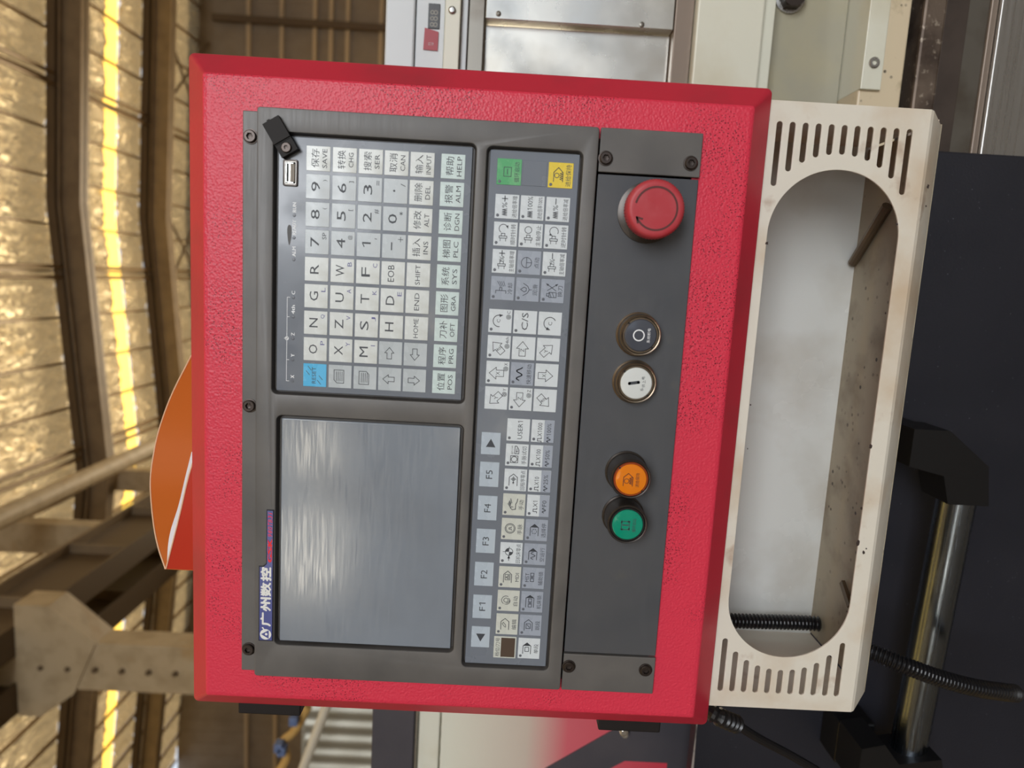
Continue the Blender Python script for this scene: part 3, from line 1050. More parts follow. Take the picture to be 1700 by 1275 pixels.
key(KX[1], 54.0, 'key_number', Print().arrow(0, 0.8, 0, 8.0, 3.2, 1.6))
key(KX[0], 36.6, 'key_number', Print().arrow(0, 0.4, -90, 8.0, 3.2, 1.6))
key(KX[1], 36.6, 'key_number', Print().arrow(0, 0.4, 180, 8.0, 3.2, 1.6))
for k, (a, b) in enumerate([('H', None), ('D', 'E')]):
    i_, v_ = main_sub(a, b)
    key(KX[2 + k], 54.0, 'key_white', i_, v_)
key(KX[4], 54.0, 'key_white', Print().text('EOB', 0, 1.4, 4.4, 11.4))
for k, (a, b) in enumerate([('-', '+'), ('0', '*'), ('.', '/')]):
    i_, v_ = main_sub(a, b)
    key(KX[5 + k], 54.0, 'key_number', i_, v_)
for k, (s, wd) in enumerate([('HOME', 13.4), ('END', 12.0), ('SHIFT', 13.6)]):
    key(KX[2 + k], 36.6, 'key_white', Print().text(s, 0, 0.4, 3.3, wd))
for k, (cn, en, wd) in enumerate([('插入', 'INS', 8.6), ('修改', 'ALT', 8.8), ('删除', 'DEL', 9.0)]):
    key(KX[5 + k], 36.6, 'key_white', two_line(cn, en, wd))
for k, (cn, en, wd) in enumerate([('位置', 'POS', 10.4), ('程序', 'PRG', 10.4), ('刀补', 'OFT', 9.6), ('图形', 'GRA', 10.6), ('系统', 'SYS', 10.4), ('梯图', 'PLC', 10.6), ('诊断', 'DGN', 11.4), ('报警', 'ALM', 11.2), ('帮助', 'HELP', 13.0)]):
    key(KX[k], 15.9, 'key_soft', two_line(cn, en, wd))

# function row
for x, s in ((-141.0, 'F1'), (-115.7, 'F2'), (-90.4, 'F3'), (-65.4, 'F4'), (-40.4, 'F5')):
    key(x, -19.5, 'key_f', Print().text(s, 0, 0, 4.6, 6.4), sx=18.3, sz=13.9)
key(-164.8, -19.4, 'key_f', Print().fill([(-3.6, 0), (2.6, 3.4), (2.6, -3.4)]), sx=16.4, sz=13.7)
key(-17.7, -19.4, 'key_f', Print().fill([(3.6, 0), (-2.6, 3.4), (-2.6, -3.4)]), sx=16.2, sz=13.7)

# mode rows
MX = [-172.1 + 18.37 * k for k in range(10)]


def cap(pr, s, wd=None, h=3.4, y=-5.2):
    return pr.text(s, 0, y, h, wd or min(14.6, 3.75 * len(s)))


k0 = key(MX[0], -37.9, 'key_mode', None, sx=17.0, sz=16.6)
v, f = Print().fill([(-7.6, -7.4), (7.6, -7.4), (7.6, 3.0), (-7.6, 3.0)]).at(0, 0, -0.00036)
o = bpy.data.objects.new('digit_window', mesh('digit_window', (v, f), 'brown_window', 0))
COL.objects.link(o)
o.parent = k0
v, f = Print().text('档位/刀号', 0, 5.5, 3.2, 14.6).at(0, 0, -0.00036)
o = bpy.data.objects.new('legend', mesh('legend', (v, f), 'ink', 0))
COL.objects.link(o)
o.parent = k0

ic = []
p = Print().house(1.6)                                              # edit
p.line([(-2.4, 1.0), (-0.6, 1.0), (1.4, 2.8), (0.2, 3.6), (-2.0, 1.8)], 0.4, True)
ic.append(('key_mode', cap(p, '编辑', 8.0)))
p = Print().ring(0.4, 1.8, 1.6).arc(0.4, 1.8, 3.2, -30, 150).arc(-0.2, 1.4, 2.6, 150, 330).arc(1.0, 2.0, 3.0, 190, 260)
ic.append(('key_mode', cap(p, '自动', 7.6)))
p = Print().house(1.6, x2=4.6).line([(-2.2, -0.2), (2.0, -0.2), (2.0, 3.4), (-2.2, 3.4)], 0.4, True)
p.line([(-1.4, 0.6), (1.2, 0.6), (1.2, 1.4), (0.2, 1.6), (0.0, 2.8), (-0.6, 2.6), (-0.4, 1.6), (-1.4, 1.6)], 0.45, True)
ic.append(('key_mode', Print().add(p.v, p.f).text('MDI', 0, -5.4, 2.6, 6.6)))
p = Print().ring(1.0, 1.6, 2.7, 0.45).fill([(1.0, 1.6), (3.7, 1.6), (2.9, 3.5), (1.0, 4.3)]).fill([(1.0, 1.6), (-1.7, 1.6), (-0.9, -0.3), (1.0, -1.1)])
p.line([(1.0, 4.2), (1.0, 6.0)], 0.4).line([(3.6, 1.6), (4.8, 1.6)], 0.4).line([(-5.6, 1.6), (-1.8, 1.6)], 0.5).head(-3.0, 1.6, 0, 1.5)
ic.append(('key_lower', cap(p, '回机床零点', 14.4)))
p = Print().ring(0.4, 1.8, 3.6, 0.5).ring(0.4, 1.8, 2.8, 0.35).line([(-1.0, 0.8), (-0.2, 0.8), (-0.2, 2.6), (0.9, 2.6), (0.9, 1.0), (1.8, 1.0)], 0.45)
ic.append(('key_mode', cap(p, '手脉', 7.8)))
p = Print().line([(-3.8, 1.2), (-3.4, -1.2), (0.4, -1.2), (2.4, -2.2), (4.4, -2.4)], 0.55).line([(-3.8, 1.2), (-2.4, 2.6), (-1.6, 1.6), (-1.8, 0.6)], 0.5)
for k in range(4):
    p.line([(-2.0 + 0.9 * k, 2.6 - 0.1 * k), (0.6 + 0.8 * k, 4.4 - 0.4 * k)], 0.5)
p.line([(1.2, 1.6), (4.4, 2.6)], 0.5)
ic.append(('key_mode', cap(p, '手动', 7.4)))
p = Print().house(1.6).ring(0.6, 1.5, 1.1, 0.4).line([(-3.0, 1.5), (2.6, 1.5)], 0.4).line([(0.6, -0.4), (0.6, 3.4)], 0.4).head(-1.6, 1.5, 0, 1.1).disc(0.6, 1.5, 0.5)
ic.append(('key_lower', cap(p, '回程序零点', 14.4)))
p = Print().line([(-5.6, -0.8), (-0.6, -0.8), (-0.6, 4.4), (-5.6, 4.4)], 0.5, True).ring(-3.1, 1.8, 2.0, 0.5)
p.line([(1.0, -1.2), (4.0, -1.2), (6.6, 0.4), (6.6, 1.6), (1.0, 1.6)], 0.5, True).text('@Y-/+M', 3.6, 3.4, 1.6, 6.2).line([(2.2, 0.2), (4.8, 0.2)], 0.4).head(2.4, 0.2, 180, 1.0)
ic.append(('key_lower', cap(p, '手脉试切', 13.2)))
ic.append(('key_lower', Print().text('USER1', 0, -1.2, 3.5, 13.0)))
for k, (m_, pr) in enumerate(ic):
    key(MX[k + 1], -38.5, m_, pr, led=True)

ic = []
p = Print().house(1.6, True).line([(-2.4, 0.2), (0.9, 0.2), (0.9, 3.0), (-2.4, 3.0)], 0.45, True)
ic.append(('key_lower', cap(p, '单段', 7.4)))
p = Print().house(1.6).line([(-2.6, 0.0), (1.2, 0.0), (1.2, 3.2), (-2.6, 3.2)], 0.45, True).line([(-1.8, 0.6), (0.4, 2.6)], 0.45)
ic.append(('key_grey', cap(p, '跳段', 7.2)))


def gear_bar(p, y, x=0.0):
    for s in (-1, 1):
        p.line([(x + s * 3.2, y - 1.2), (x + s * 1.4, y - 1.2), (x + s * 0.8, y), (x + s * 1.4, y + 1.2), (x + s * 3.2, y + 1.2)], 0.45, True)
    return p.line([(x - 0.7, y - 1.5), (x + 0.7, y + 1.5)], 0.45).line([(x - 0.7, y + 1.5), (x + 0.7, y - 1.5)], 0.45)


ic.append(('key_grey', cap(gear_bar(Print().house(1.6, True, x1=2.9, x2=5.0), 1.4, -0.9), '机床锁', 10.6)))
ic.append(('key_grey', cap(gear_bar(Print().text('MST', 0.4, 4.6, 2.7, 6.8), 1.0, 0.6), '辅助锁', 10.6)))
p = Print().house(1.6, True).wave(-3.8, 1.6, 1.4, 1.5, 1.5, 0.5)
ic.append(('key_grey', cap(p, '空运行', 10.6)))
p = Print().house(1.6, True)
for a in range(6):
    p.arc(-1.0, 1.6, 1.7, a * 60 + 6, a * 60 + 48, 0.45, 6)
ic.append(('key_grey', cap(p, '选择停', 10.6)))
for k, (m_, pr) in enumerate(ic):
    key(MX[k], -55.9, m_, pr, led=True)
for k, (a, wa, b, wb_) in enumerate([('X1', 4.6, 'F0', 4.4), ('X10', 6.2, '25%', 7.0), ('X100', 8.2, '50%', 7.0), ('X1000', 9.8, '100%', 8.8)]):
    p = Print()
    xs = -3.4 if k == 0 else -5.4 if k < 3 else -6.2
    p.line([(xs - 2.0, 0.8), (xs - 1.0, 0.8), (xs - 1.0, 3.4), (xs + 0.8, 3.4), (xs + 0.8, 0.8), (xs + 1.8, 0.8)], 0.5)
    p.text(a, xs + 2.4 + wa / 2, 2.1, 3.2, wa)
    p.wave(xs - 1.6, xs + 2.2, -4.4, 1.2, 1.5, 0.5).text(b, xs + 3.2 + wb_ / 2, -4.4, 3.1, wb_)
    half = Print().fill([(-8.0, -8.0), (8.0, -8.0), (8.0, -1.0), (-8.0, -1.0)])
    key(MX[k + 6], -55.9, 'key_lower', p, led=True, extra=[('grey_half', half, 'key_grey')])

# axis keys
JX, JZ = [15.4, 33.5, 51.6, 69.8], [-21.5, -38.8, -56.1]


def axis_arrow(ang, s, tag_=None):
    p = Print()
    cx, cy = (-0.4, 0.8)
    p.arrow(cx, cy, ang, 10.2, 4.2, 2.2, 0.42)
    r = math.radians(ang)
    kx = -0.12 * 5
    if s == '4th':
        p.text(s, cx - 1.0 * math.cos(r), cy - 1.0 * math.sin(r), 2.3, 4.0, 0, math.radians(-45))
    else:
        p.text(s, cx - 1.0 * math.cos(r), cy - 1.0 * math.sin(r), 2.6, 2.4)
    if tag_:
        p.ring(3.0 if tag_ != '4th' else 0.8, -5.6, 1.5, 0.35).ring(3.0 if tag_ != '4th' else 0.8, -5.6, 0.7, 0.5)
        p.text(tag_, 6.2 if tag_ != '4th' else 5.0, -5.6, 2.3, 1.9 if tag_ != '4th' else 4.6)
    return p


key(JX[0], JZ[0], 'key_lower', axis_arrow(135, 'Y', 'Y'))
key(JX[1], JZ[0], 'key_lower', axis_arrow(90, 'X', 'X'), led=True)
key(JX[2], JZ[0], 'key_lower', axis_arrow(45, '4th', '4th'), led=True)
p = Print().arc(0, 1.4, 3.8, 150, -30, 0.55).head(-3.2, 3.2, 235, 1.5).text('C', 0, 1.6, 2.4, 2.2).ring(3.0, -5.6, 1.5, 0.35).ring(3.0, -5.6, 0.7, 0.5).text('C', 6.2, -5.6, 2.3, 1.9)
p = Print().arc(0, 1.0, 4.0, 190, -20, 0.55).head(3.9, -0.4, -80, 1.6).text('C', 0, 1.2, 2.4, 2.2).ring(3.0, -5.6, 1.5, 0.35).ring(3.0, -5.6, 0.7, 0.5).text('C', 6.2, -5.6, 2.3, 1.9)
key(JX[3], JZ[0], 'key_lower', p, led=True)
key(JX[0], JZ[1], 'key_lower', axis_arrow(180, 'Z', 'Z'), led=True)
p = Print().wave(-4.6, 4.6, 2.0, 1.9, 1.75, 0.8).text('快速移动', 0, -4.8, 3.4, 14.0)
key(JX[1], JZ[1], 'key_grey', p, led=True)
key(JX[2], JZ[1], 'key_lower', axis_arrow(0, 'Z'))
key(JX[3], JZ[1], 'key_lower', Print().text('C/S', 0.6, 0.2, 4.4, 12.0), led=True)
key(JX[0], JZ[2], 'key_lower', axis_arrow(225, '4th'))
key(JX[1], JZ[2], 'key_lower', axis_arrow(-90, 'X'))
key(JX[2], JZ[2], 'key_lower', axis_arrow(-45, 'Y'))
p = Print().arc(0, 0.6, 4.2, -20, 200, 0.55).head(-4.0, -0.8, 260, 1.6).text('C', 0, -0.4, 2.4, 2.2)
p = Print().arc(0.2, 0.0, 4.2, 160, -60, 0.55).head(-3.9, 1.0, 250, 1.7).text('C', 0, -0.2, 2.6, 2.4)
key(JX[3], JZ[2], 'key_lower', p)

# spindle, feed and coolant keys
SX, SZ = [92.4, 110.8, 129.2, 147.6], [-21.8, -39.1, -56.5]


def spindle(p, x=-3.0, y=1.6):
    p.line([(x - 2.2, y + 1.9), (x - 0.2, y + 1.9)], 0.4).line([(x - 2.2, y - 1.9), (x - 0.2, y - 1.9)], 0.4)
    return p.line([(x - 0.2, y - 2.6), (x + 1.2, y - 2.6), (x + 1.2, y + 2.6), (x - 0.2, y + 2.6)], 0.45, True).line([(x + 1.2, y + 1.2), (x + 3.0, y + 1.2), (x + 3.0, y - 1.2), (x + 1.2, y - 1.2)], 0.45)


def pm(p, plus, x=5.2, y=1.6):
    p.line([(x - 1.8, y), (x + 1.8, y)], 0.6)
    if plus:
        p.line([(x, y - 1.8), (x, y + 1.8)], 0.6)
    return p


p = Print().line([(-3.4, 4.6), (-1.6, 4.6), (-1.6, -2.4), (-3.4, -2.4)], 0.45).line([(-1.6, 2.0), (0.4, 2.0), (0.4, 0.4), (-1.6, 0.4)], 0.45)
for k in range(4):
    p.line([(1.0 + 0.2 * k, 1.4 - 1.0 * k), (4.6, 3.6 - 1.4 * k)], 0.4)
key(SX[0], SZ[0], 'key_grey', cap(p, '冷却', 7.6), led=True)
p = Print().line([(0, 4.8), (-1.6, 2.4), (-0.9, 0.8), (0.9, 0.8), (1.6, 2.4)], 0.45, True).line([(-4.2, 3.0), (-2.4, 0.0), (0, -1.2), (2.4, 0.0), (4.2, 3.0)], 0.45).line([(0, -1.2), (0, -2.8)], 0.45)
key(SX[0], SZ[1], 'key_grey', cap(p, '润滑', 7.6), led=True)
p = Print().line([(-4.4, -2.6), (-1.0, -2.6), (-1.0, 2.4), (-4.4, 2.4)], 0.45, True).line([(-4.4, 0.8), (-1.0, 2.2)], 0.4).line([(-4.4, -1.2), (-1.0, 0.2)], 0.4).line([(-3.6, 2.4), (-3.6, 4.0), (-1.8, 4.0), (-1.8, 2.4)], 0.4)
p.line([(0.2, -2.4), (4.2, 3.6)], 0.45).line([(0.2, 3.6), (4.2, -2.4)], 0.45).head(4.4, 3.9, 55, 1.2).head(4.4, -2.7, -55, 1.2)
key(SX[0], SZ[2], 'key_grey', cap(p, '换刀', 7.6), led=True)
key(SX[1], SZ[0], 'key_lower', cap(pm(spindle(Print()).text('%', 1.8, 1.6, 3.4, 3.4), True, 5.4), '主轴倍率增', 14.2), led=True)
p = Print().ring(0, 1.8, 3.5, 0.45).line([(-3.5, 1.8), (3.5, 1.8)], 0.4).line([(0, 1.8), (0, -1.6)], 0.4)
key(SX[1], SZ[1], 'key_grey', cap(p, '点动', 7.4), led=True)
key(SX[1], SZ[2], 'key_lower', cap(pm(spindle(Print()).text('%', 1.8, 1.6, 3.4, 3.4), False, 5.4), '主轴倍率减', 14.2), led=True)
p = spindle(Print(), -2.6).arc(3.6, 1.6, 2.9, 150, -60, 0.45).head(4.8, -1.2, 200, 1.3)
key(SX[2], SZ[0], 'key_lower', cap(p, '顺时针转', 14.0), led=True)
key(SX[2], SZ[1], 'key_lower', cap(spindle(Print(), -2.8).ring(3.6, 1.8, 2.3, 0.45), '主轴停止', 14.0), led=True)
p = spindle(Print(), -2.6).arc(3.6, 1.6, 2.9, 60, 240 - 360, 0.45).arc(3.6, 1.6, 2.9, 60, 140, 0.45).head(1.2, 3.6, 250, 1.3)
key(SX[2], SZ[2], 'key_lower', cap(p, '逆时针转', 14.0), led=True)
key(SX[3], SZ[0], 'key_lower', cap(pm(Print().spring(-6.0, -1.6, 1.4, 1.6, 4).text('%', 0.9, 1.6, 3.4, 3.6), True, 5.2), '进给倍率增', 14.2), led=True)
key(SX[3], SZ[1], 'key_lower', cap(Print().spring(-6.4, -2.2, 1.4, 1.6, 4).text('100%', 3.0, 1.6, 3.4, 9.0), '进给倍率100%', 14.8), led=True)
key(SX[3], SZ[2], 'key_lower', cap(pm(Print().spring(-6.0, -1.6, 1.4, 1.6, 4).text('%', 0.9, 1.6, 3.4, 3.6), False, 5.2), '进给倍率减', 14.2), led=True)
p = Print().line([(-3.0, -1.4), (-3.0, 3.6), (3.0, 3.6), (3.0, -1.4)], 0.4, True).line([(-1.6, 1.2), (1.8, 1.2)], 0.5)
key(170.5, -22.1, 'key_green', cap(p, '循环启动', 13.2), led=True, sx=17.2, sz=16.6, label='green cycle start key, worn and faded')
key(170.4, -39.4, 'membrane', None, sx=16.6, sz=16.4, label='blank grey key')
p = Print().house(1.6, x0=-4.2, x1=1.8, x2=5.0, h=3.1).ring(-0.2, 2.6, 1.5, 0.45).spring(-3.2, 1.8, -0.4, 0.9, 4, 0.4)
key(170.2, -57.0, 'key_yellow', cap(p, '进给保持', 14.4, 3.6), led=True, sx=16.8, sz=16.8, label='yellow feed hold key')

# ---- lower button plate
BP = thing('button_plate', 'grey lower plate under the control unit, carrying red stop knob and four round buttons', 'button plate', (0, -0.018, -0.1505))
part('centre_plate', G().bevel_box(-0.1725, 0.1725, -0.0208, -0.0165, -0.1503, -0.0822, 0.0004), 'plate', BP)
for s in (-1, 1):
    part('end_plate', G().bevel_box(min(s * 0.1738, s * 0.2026), max(s * 0.1738, s * 0.2026), -0.0216, -0.0165, -0.1506, -0.0820, 0.0005), 'bezel', BP)
for x in (-0.1834, 0.1827):
    for z in (-0.0862, -0.1436):
        piece('screw', SCREW, BP, x, -0.0216, z)
YB_ = -0.0208

# emergency stop
ex, ez = 0.1487, -0.1174
ES = part('stop_button', G().lathe(ex, ez, [(0.0205, YB_ + 0.0001), (0.0205, YB_ - 0.0018), (0.0180, YB_ - 0.0026), (0.0145, YB_ - 0.003), (0.0140, YB_ - 0.015), (0.0100, YB_ - 0.016)], 40), 'ring_dark', BP, 'red mushroom emergency stop knob with twist arrow')
g = G()
N_ = 120
kn = [(0.0105, -0.0335, 0), (0.0150, -0.0340, 0), (0.0180, -0.0358, 1), (0.0186, -0.0380, 1), (0.0186, -0.0470, 1), (0.0178, -0.0490, .3), (0.0168, -0.0497, 0), (0.0150, -0.0499, 0), (0.0004, -0.0488, 0)]
for r_, y_, kk in kn:
    for k in range(N_):
        a = 2 * PI * k / N_
        rr = r_ + (0.0004 * kk if k % 2 else 0)
        g.v.append((ex + rr * math.sin(a), y_, ez + rr * math.cos(a)))
for i in range(len(kn) - 1):
    for k in range(N_):
        j = (k + 1) % N_
        g.f.append((i * N_ + k, (i + 1) * N_ + k, (i + 1) * N_ + j, i * N_ + j))
g.f.append(tuple(range((len(kn) - 1) * N_, len(kn) * N_)))
part('stop_knob', g, 'stop_red', ES, smooth=40)
p = Print().arc(0, 0, 13.5, 78, -241, 1.25, 60)
a = math.radians(119)
hx, hy = 13.5 * math.cos(a), 13.5 * math.sin(a)
p.line([(hx - 3.0, hy - 0.6), (hx + 0.5, hy + 0.3), (hx - 0.4, hy - 3.4)], 1.2)
part('twist_arrow', p.at(ex, ez, -0.05005), 'stop_mark', ES)


def push_button(x, z, ytop, r, ringm, lensm, label, rim=None):
    b_ = part('push_button', G().lathe(x, z, [(r * 1.06, YB_ + 0.0001), (r * 1.06, YB_ - 0.0012), (r * 0.99, YB_ - 0.0018), (r * 0.985, ytop + 0.0022), (r * 0.965, ytop + 0.0008), (r * 0.93, ytop + 0.0002),
                                             (r * 0.88, ytop + 0.0004), (r * 0.86, ytop + 0.0016), (r * 0.80, ytop + 0.0018), (r * 0.5, ytop + 0.0020)], 44), ringm, BP, label)
    part('lens_rim', G().lathe(x, z, [(r * 0.845, ytop + 0.0025), (r * 0.84, ytop + 0.0006), (r * 0.82, ytop + 0.0002), (r * 0.775, ytop + 0.0002), (r * 0.76, ytop + 0.0006), (r * 0.4, ytop + 0.0008)], 40), rim or ringm, b_)
    part('lens', G().lathe(x, z, [(r * 0.755, ytop + 0.0012), (r * 0.75, ytop - 0.0001), (r * 0.71, ytop - 0.0006), (r * 0.5, ytop - 0.0009), (r * 0.25, ytop - 0.0010), (r * 0.05, ytop - 0.00105)], 40), lensm, b_)
    part('notch', G().box(x + r * 0.50, x + r * 0.58, ytop - 0.0004, ytop + 0.0010, z + r * 0.55, z + r * 0.63).box(x - r * 0.6, x - r * 0.52, ytop - 0.0004, ytop + 0.001, z - r * 0.62, z - r * 0.54), 'socket', b_)
    return b_, ytop - 0.00112


b_, yt = push_button(0.0660, -0.1176, -0.0315, 0.0146, 'ring', 'lens_clear', 'round button with dark lens and white O mark')
part('mark', Print().ring(0, 1.4, 3.6, 0.85).text('系统断电', 0.2, -5.4, 2.2, 10.0).at(0.0660, -0.1176, yt), 'ink_white', b_)
b_, yt = push_button(0.0327, -0.1176, -0.0300, 0.0146, 'ring', 'lens_white', 'round button with white lens and grey bar mark')
p = Print()
p.line([(-0.2, 4.8), (0.9, -1.2)], 2.1).disc(-0.25, 4.9, 1.02).disc(0.95, -1.3, 1.02)
for k, s in enumerate('系统上电'):
    p.text(s, -4.0 + 2.7 * k, -4.6 + [0.6, -0.2, -0.3, 0.3][k], 2.2, 2.1, 0, 0.14)
part('mark', p.at(0.0327, -0.1176, yt), 'ink', b_)
b_, yt = push_button(-0.0325, -0.1172, -0.0418, 0.0143, 'ring_dark', 'lens_orange', 'round orange feed hold button', 'lens_rim')
p = Print().house(2.2, x0=-4.4, x1=1.6, x2=4.4, h=3.2, wd=0.5).ring(-1.0, 3.2, 1.6, 0.4).spring(-3.2, 1.6, 0.4, 0.9, 4, 0.45).text('进给保持', 0, -4.2, 2.6, 10.0)
part('mark', p.at(-0.0325, -0.1172, yt), 'stop_mark', b_)
b_, yt = push_button(-0.0650, -0.1174, -0.0415, 0.0143, 'ring_dark', 'lens_green', 'round green cycle start button', 'socket')
p = Print().line([(-3.2, 4.4), (-3.2, -1.0), (2.6, -1.0), (2.6, 4.4)], 0.5, True).line([(0, 3.6), (0, -0.2)], 0.8).head(-3.2, 4.2, 90, 1.2).head(2.6, -0.8, -90, 1.2).head(-3.0, -1.0, 180, 1.2).head(2.4, 4.4, 0, 1.2).text('循环启动', 0, -4.4, 2.6, 9.6)
part('mark', p.at(-0.0650, -0.1174, yt), 'ink', b_)

# ================================================================== TRAY UNDER THE PANEL
TR = thing('accessory_tray', 'cream sheet metal tray box under the red panel, front cut with slots and long opening', 'tray', (0.004, 0.07, -0.345))
zs = [-0.2103 - 0.00925 * k for k in range(11)]
inner = [0.1752, 0.1858, 0.1924, 0.1965, 0.1987, 0.1994, 0.1986, 0.1963, 0.1920, 0.1851, 0.1743]
holes = []
for z, xi in zip(zs, inner):
    holes.append(rrect(xi, 0.2194, z - 0.0021, z + 0.0021, 0.00205, 5))
    xl = 0.0065 - xi
    holes.append(rrect(-0.2129, xl, z - 0.0021, z + 0.0021, 0.00205, 5))
holes.append(rrect(-0.1820, 0.1888, -0.3046, -0.2096, 0.0470, 20))
YT = 0.004
part('front_plate', plate(rrect(-0.2257, 0.2335, -0.3165, -0.2018, 0.0006, 3), holes, YT, 0.0016, 0.0003, 1), 'cream', TR)
g = G()
lip = [(YT, -0.3160), (0.0055, -0.3190), (0.0215, -0.3345), (0.026, -0.3370), (0.125, -0.3385)]
for (xa, xb) in ((-0.2257, 0.2335),):
    for i, (y, z) in enumerate(lip):
        q = (0, 0.0005, 0.0065, 0.007, 0.007)[i]
        g.v += [(xa + q, y, z), (xb - q, y, z)]
    for i in range(len(lip) - 1):
        g.f.append((2 * i, 2 * i + 1, 2 * i + 3, 2 * i + 2))
    for i, (y, z) in enumerate(lip):
        q = (0, 0.0005, 0.0065, 0.007, 0.007)[i]
        g.v += [(xa + q, y + 0.0016, z - 0.0004), (xb - q, y + 0.0016, z - 0.0004)]
part('bottom_lip', g, 'cream', TR)
part('tray_floor', G().box(-0.2215, 0.2295, 0.027, 0.133, -0.3383, -0.3368), 'cream_floor', TR)
part('back_wall', G().box(-0.2240, 0.2320, 0.131, 0.133, -0.3380, -0.2018), 'cream_inner', TR)
for x in (-0.2257, 0.2319):
    part('side_wall', G().prism([(0, 0)] * 0 + [(x, -0.317), (x + 0.0016, -0.317), (x + 0.0016, -0.2018), (x, -0.2018)], YT + 0.0008, 0.133), 'cream', TR)
    part('side_wall', G().prism([(x, -0.3375), (x + 0.0016, -0.3375), (x + 0.0016, -0.317), (x, -0.317)], 0.030, 0.133), 'cream', TR)
rnd = random.Random(3)


def chip(ix, iy, r, sx=1.0, y=YT):
    c_ = at(ix, iy, y)
    pts = []
    for k in range(11):
        a_ = 2 * PI * k / 11
        rr = r * rnd.uniform(0.55, 1.2)
        pts.append((c_.x * 1000 + rr * math.cos(a_) * sx, c_.z * 1000 + rr * math.sin(a_)))
    part('paint_chip', Print().fill(pts).at(0, 0, y - 0.00008), 'chip', TR)


for ix, iy, r, sx in ((1273, 404, 1.3, 1), (1488.5, 372, 1.0, 1), (1445, 741, 1.3, 1.4), (1430, 844, 0.9, 1.6), (1424, 901, 1.3, 2.0), (1434, 917, 1.0, 1.8), (1438, 911, 0.7, 1), (1541, 309, 1.0, 1.8), (1537, 342, 0.6, 1.5),
                      (1246, 672, 0.7, 1), (1241, 745, 0.5, 1.4), (1406, 1015, 0.6, 2), (1470, 520, 0.7, 1.4)):
    chip(ix, iy, r, sx)

solo('steel_rod', G().tube([(0.131, 0.126, -0.3325), (0.176, 0.079, -0.3325)], 0.0042, 10), 'steel_rod', 'brown steel rod lying on the tray floor near the slanted-slot end, longer of two', 'rod')
solo('steel_strip', G().bar(on_z(1398, 966, -0.3345), on_z(1411, 1006, -0.3345), 0.0055, 0.003), 'steel_rod', 'small brown metal strip leaning inside the tray opening, shorter of two loose pieces', 'metal strip')


def conduit(pts, r, pitch=0.0035, depth=0.14, n=14):
    c_ = curve_pts(pts, 14)
    L_ = [0.0]
    for a_, b_ in zip(c_, c_[1:]):
        L_.append(L_[-1] + (b_ - a_).length)
    tot = L_[-1]
    steps = int(tot / pitch * 4)
    out, rad = [], []
    j = 0
    for k in range(steps + 1):
        s = tot * k / steps
        while j < len(c_) - 2 and L_[j + 1] < s:
            j += 1
        t = (s - L_[j]) / max(1e-9, L_[j + 1] - L_[j])
        out.append(c_[j].lerp(c_[j + 1], t))
        rad.append(r * (1 + depth * (1, 0.6, -1, -0.6)[k % 4]))
    return G().tube(out, rad, n)


solo('tray_conduit', conduit([(-0.206, 0.112, -0.19), (-0.206, 0.112, -0.25), (-0.2045, 0.112, -0.318), (-0.204, 0.110, -0.3355)], 0.0062), 'cable', 'black corrugated conduit standing inside the tray at the short end of the opening', 'conduit')
solo('hanging_conduit', conduit([at(1400, 1070, 0.15), at(1447, 1082, 0.13), at(1500, 1104, 0.115), at(1560, 1126, 0.11), at(1620, 1142, 0.11), at(1668, 1149, 0.115), at(1686, 1151, 0.12)], 0.0075).tube([at(1680, 1150, 0.118), at(1715, 1155, 0.13), at(1760, 1170, 0.14)], 0.0035, 10), 'cable', 'black corrugated conduit crossing in front of the chrome handle', 'conduit')
solo('side_cable', conduit([at(1165, 1170, 0.09), at(1190, 1188, 0.08), at(1225, 1203, 0.09)], 0.0075, 0.006).tube(curve_pts([at(1215, 1198, 0.085), at(1260, 1226, 0.1), at(1320, 1258, 0.12), at(1400, 1305, 0.14)], 6), 0.0042, 10), 'cable', 'black cable with strain relief running down beside the tray from the panel corner', 'cable')

# ================================================================== FOLDER ON TOP OF THE PANEL
FD = thing('document_folder', 'orange folder standing bent open on top of the red panel', 'folder', (-0.08, 0.05, 0.2016))


def sheet_wall(top, base_z, thick, m, parent, name, label=None, rows=6, bow=0.0):
    """bent upright sheet: top edge points (x, y, z), hanging down to base_z"""
    t_ = curve_pts(top, 8)
    nn = len(t_)
    v, f = [], []
    for side in (0, 1):
        for i, p_ in enumerate(t_):
            for j in range(rows + 1):
                s = j / rows
                y = p_.y + bow * math.sin(PI * s) + (thick if side else 0)
                v.append((p_.x, y, p_.z + (base_z - p_.z) * s))
    R_ = rows + 1
    for side in (0, 1):
        o_ = side * nn * R_
        for i in range(nn - 1):
            for j in range(rows):
                f.append((o_ + i * R_ + j, o_ + (i + 1) * R_ + j, o_ + (i + 1) * R_ + j + 1, o_ + i * R_ + j + 1))
    for i in range(nn - 1):
        f.append((i * R_, (i + 1) * R_, nn * R_ + (i + 1) * R_, nn * R_ + i * R_))
    return part(name, (v, f), m, parent, label, smooth=60)


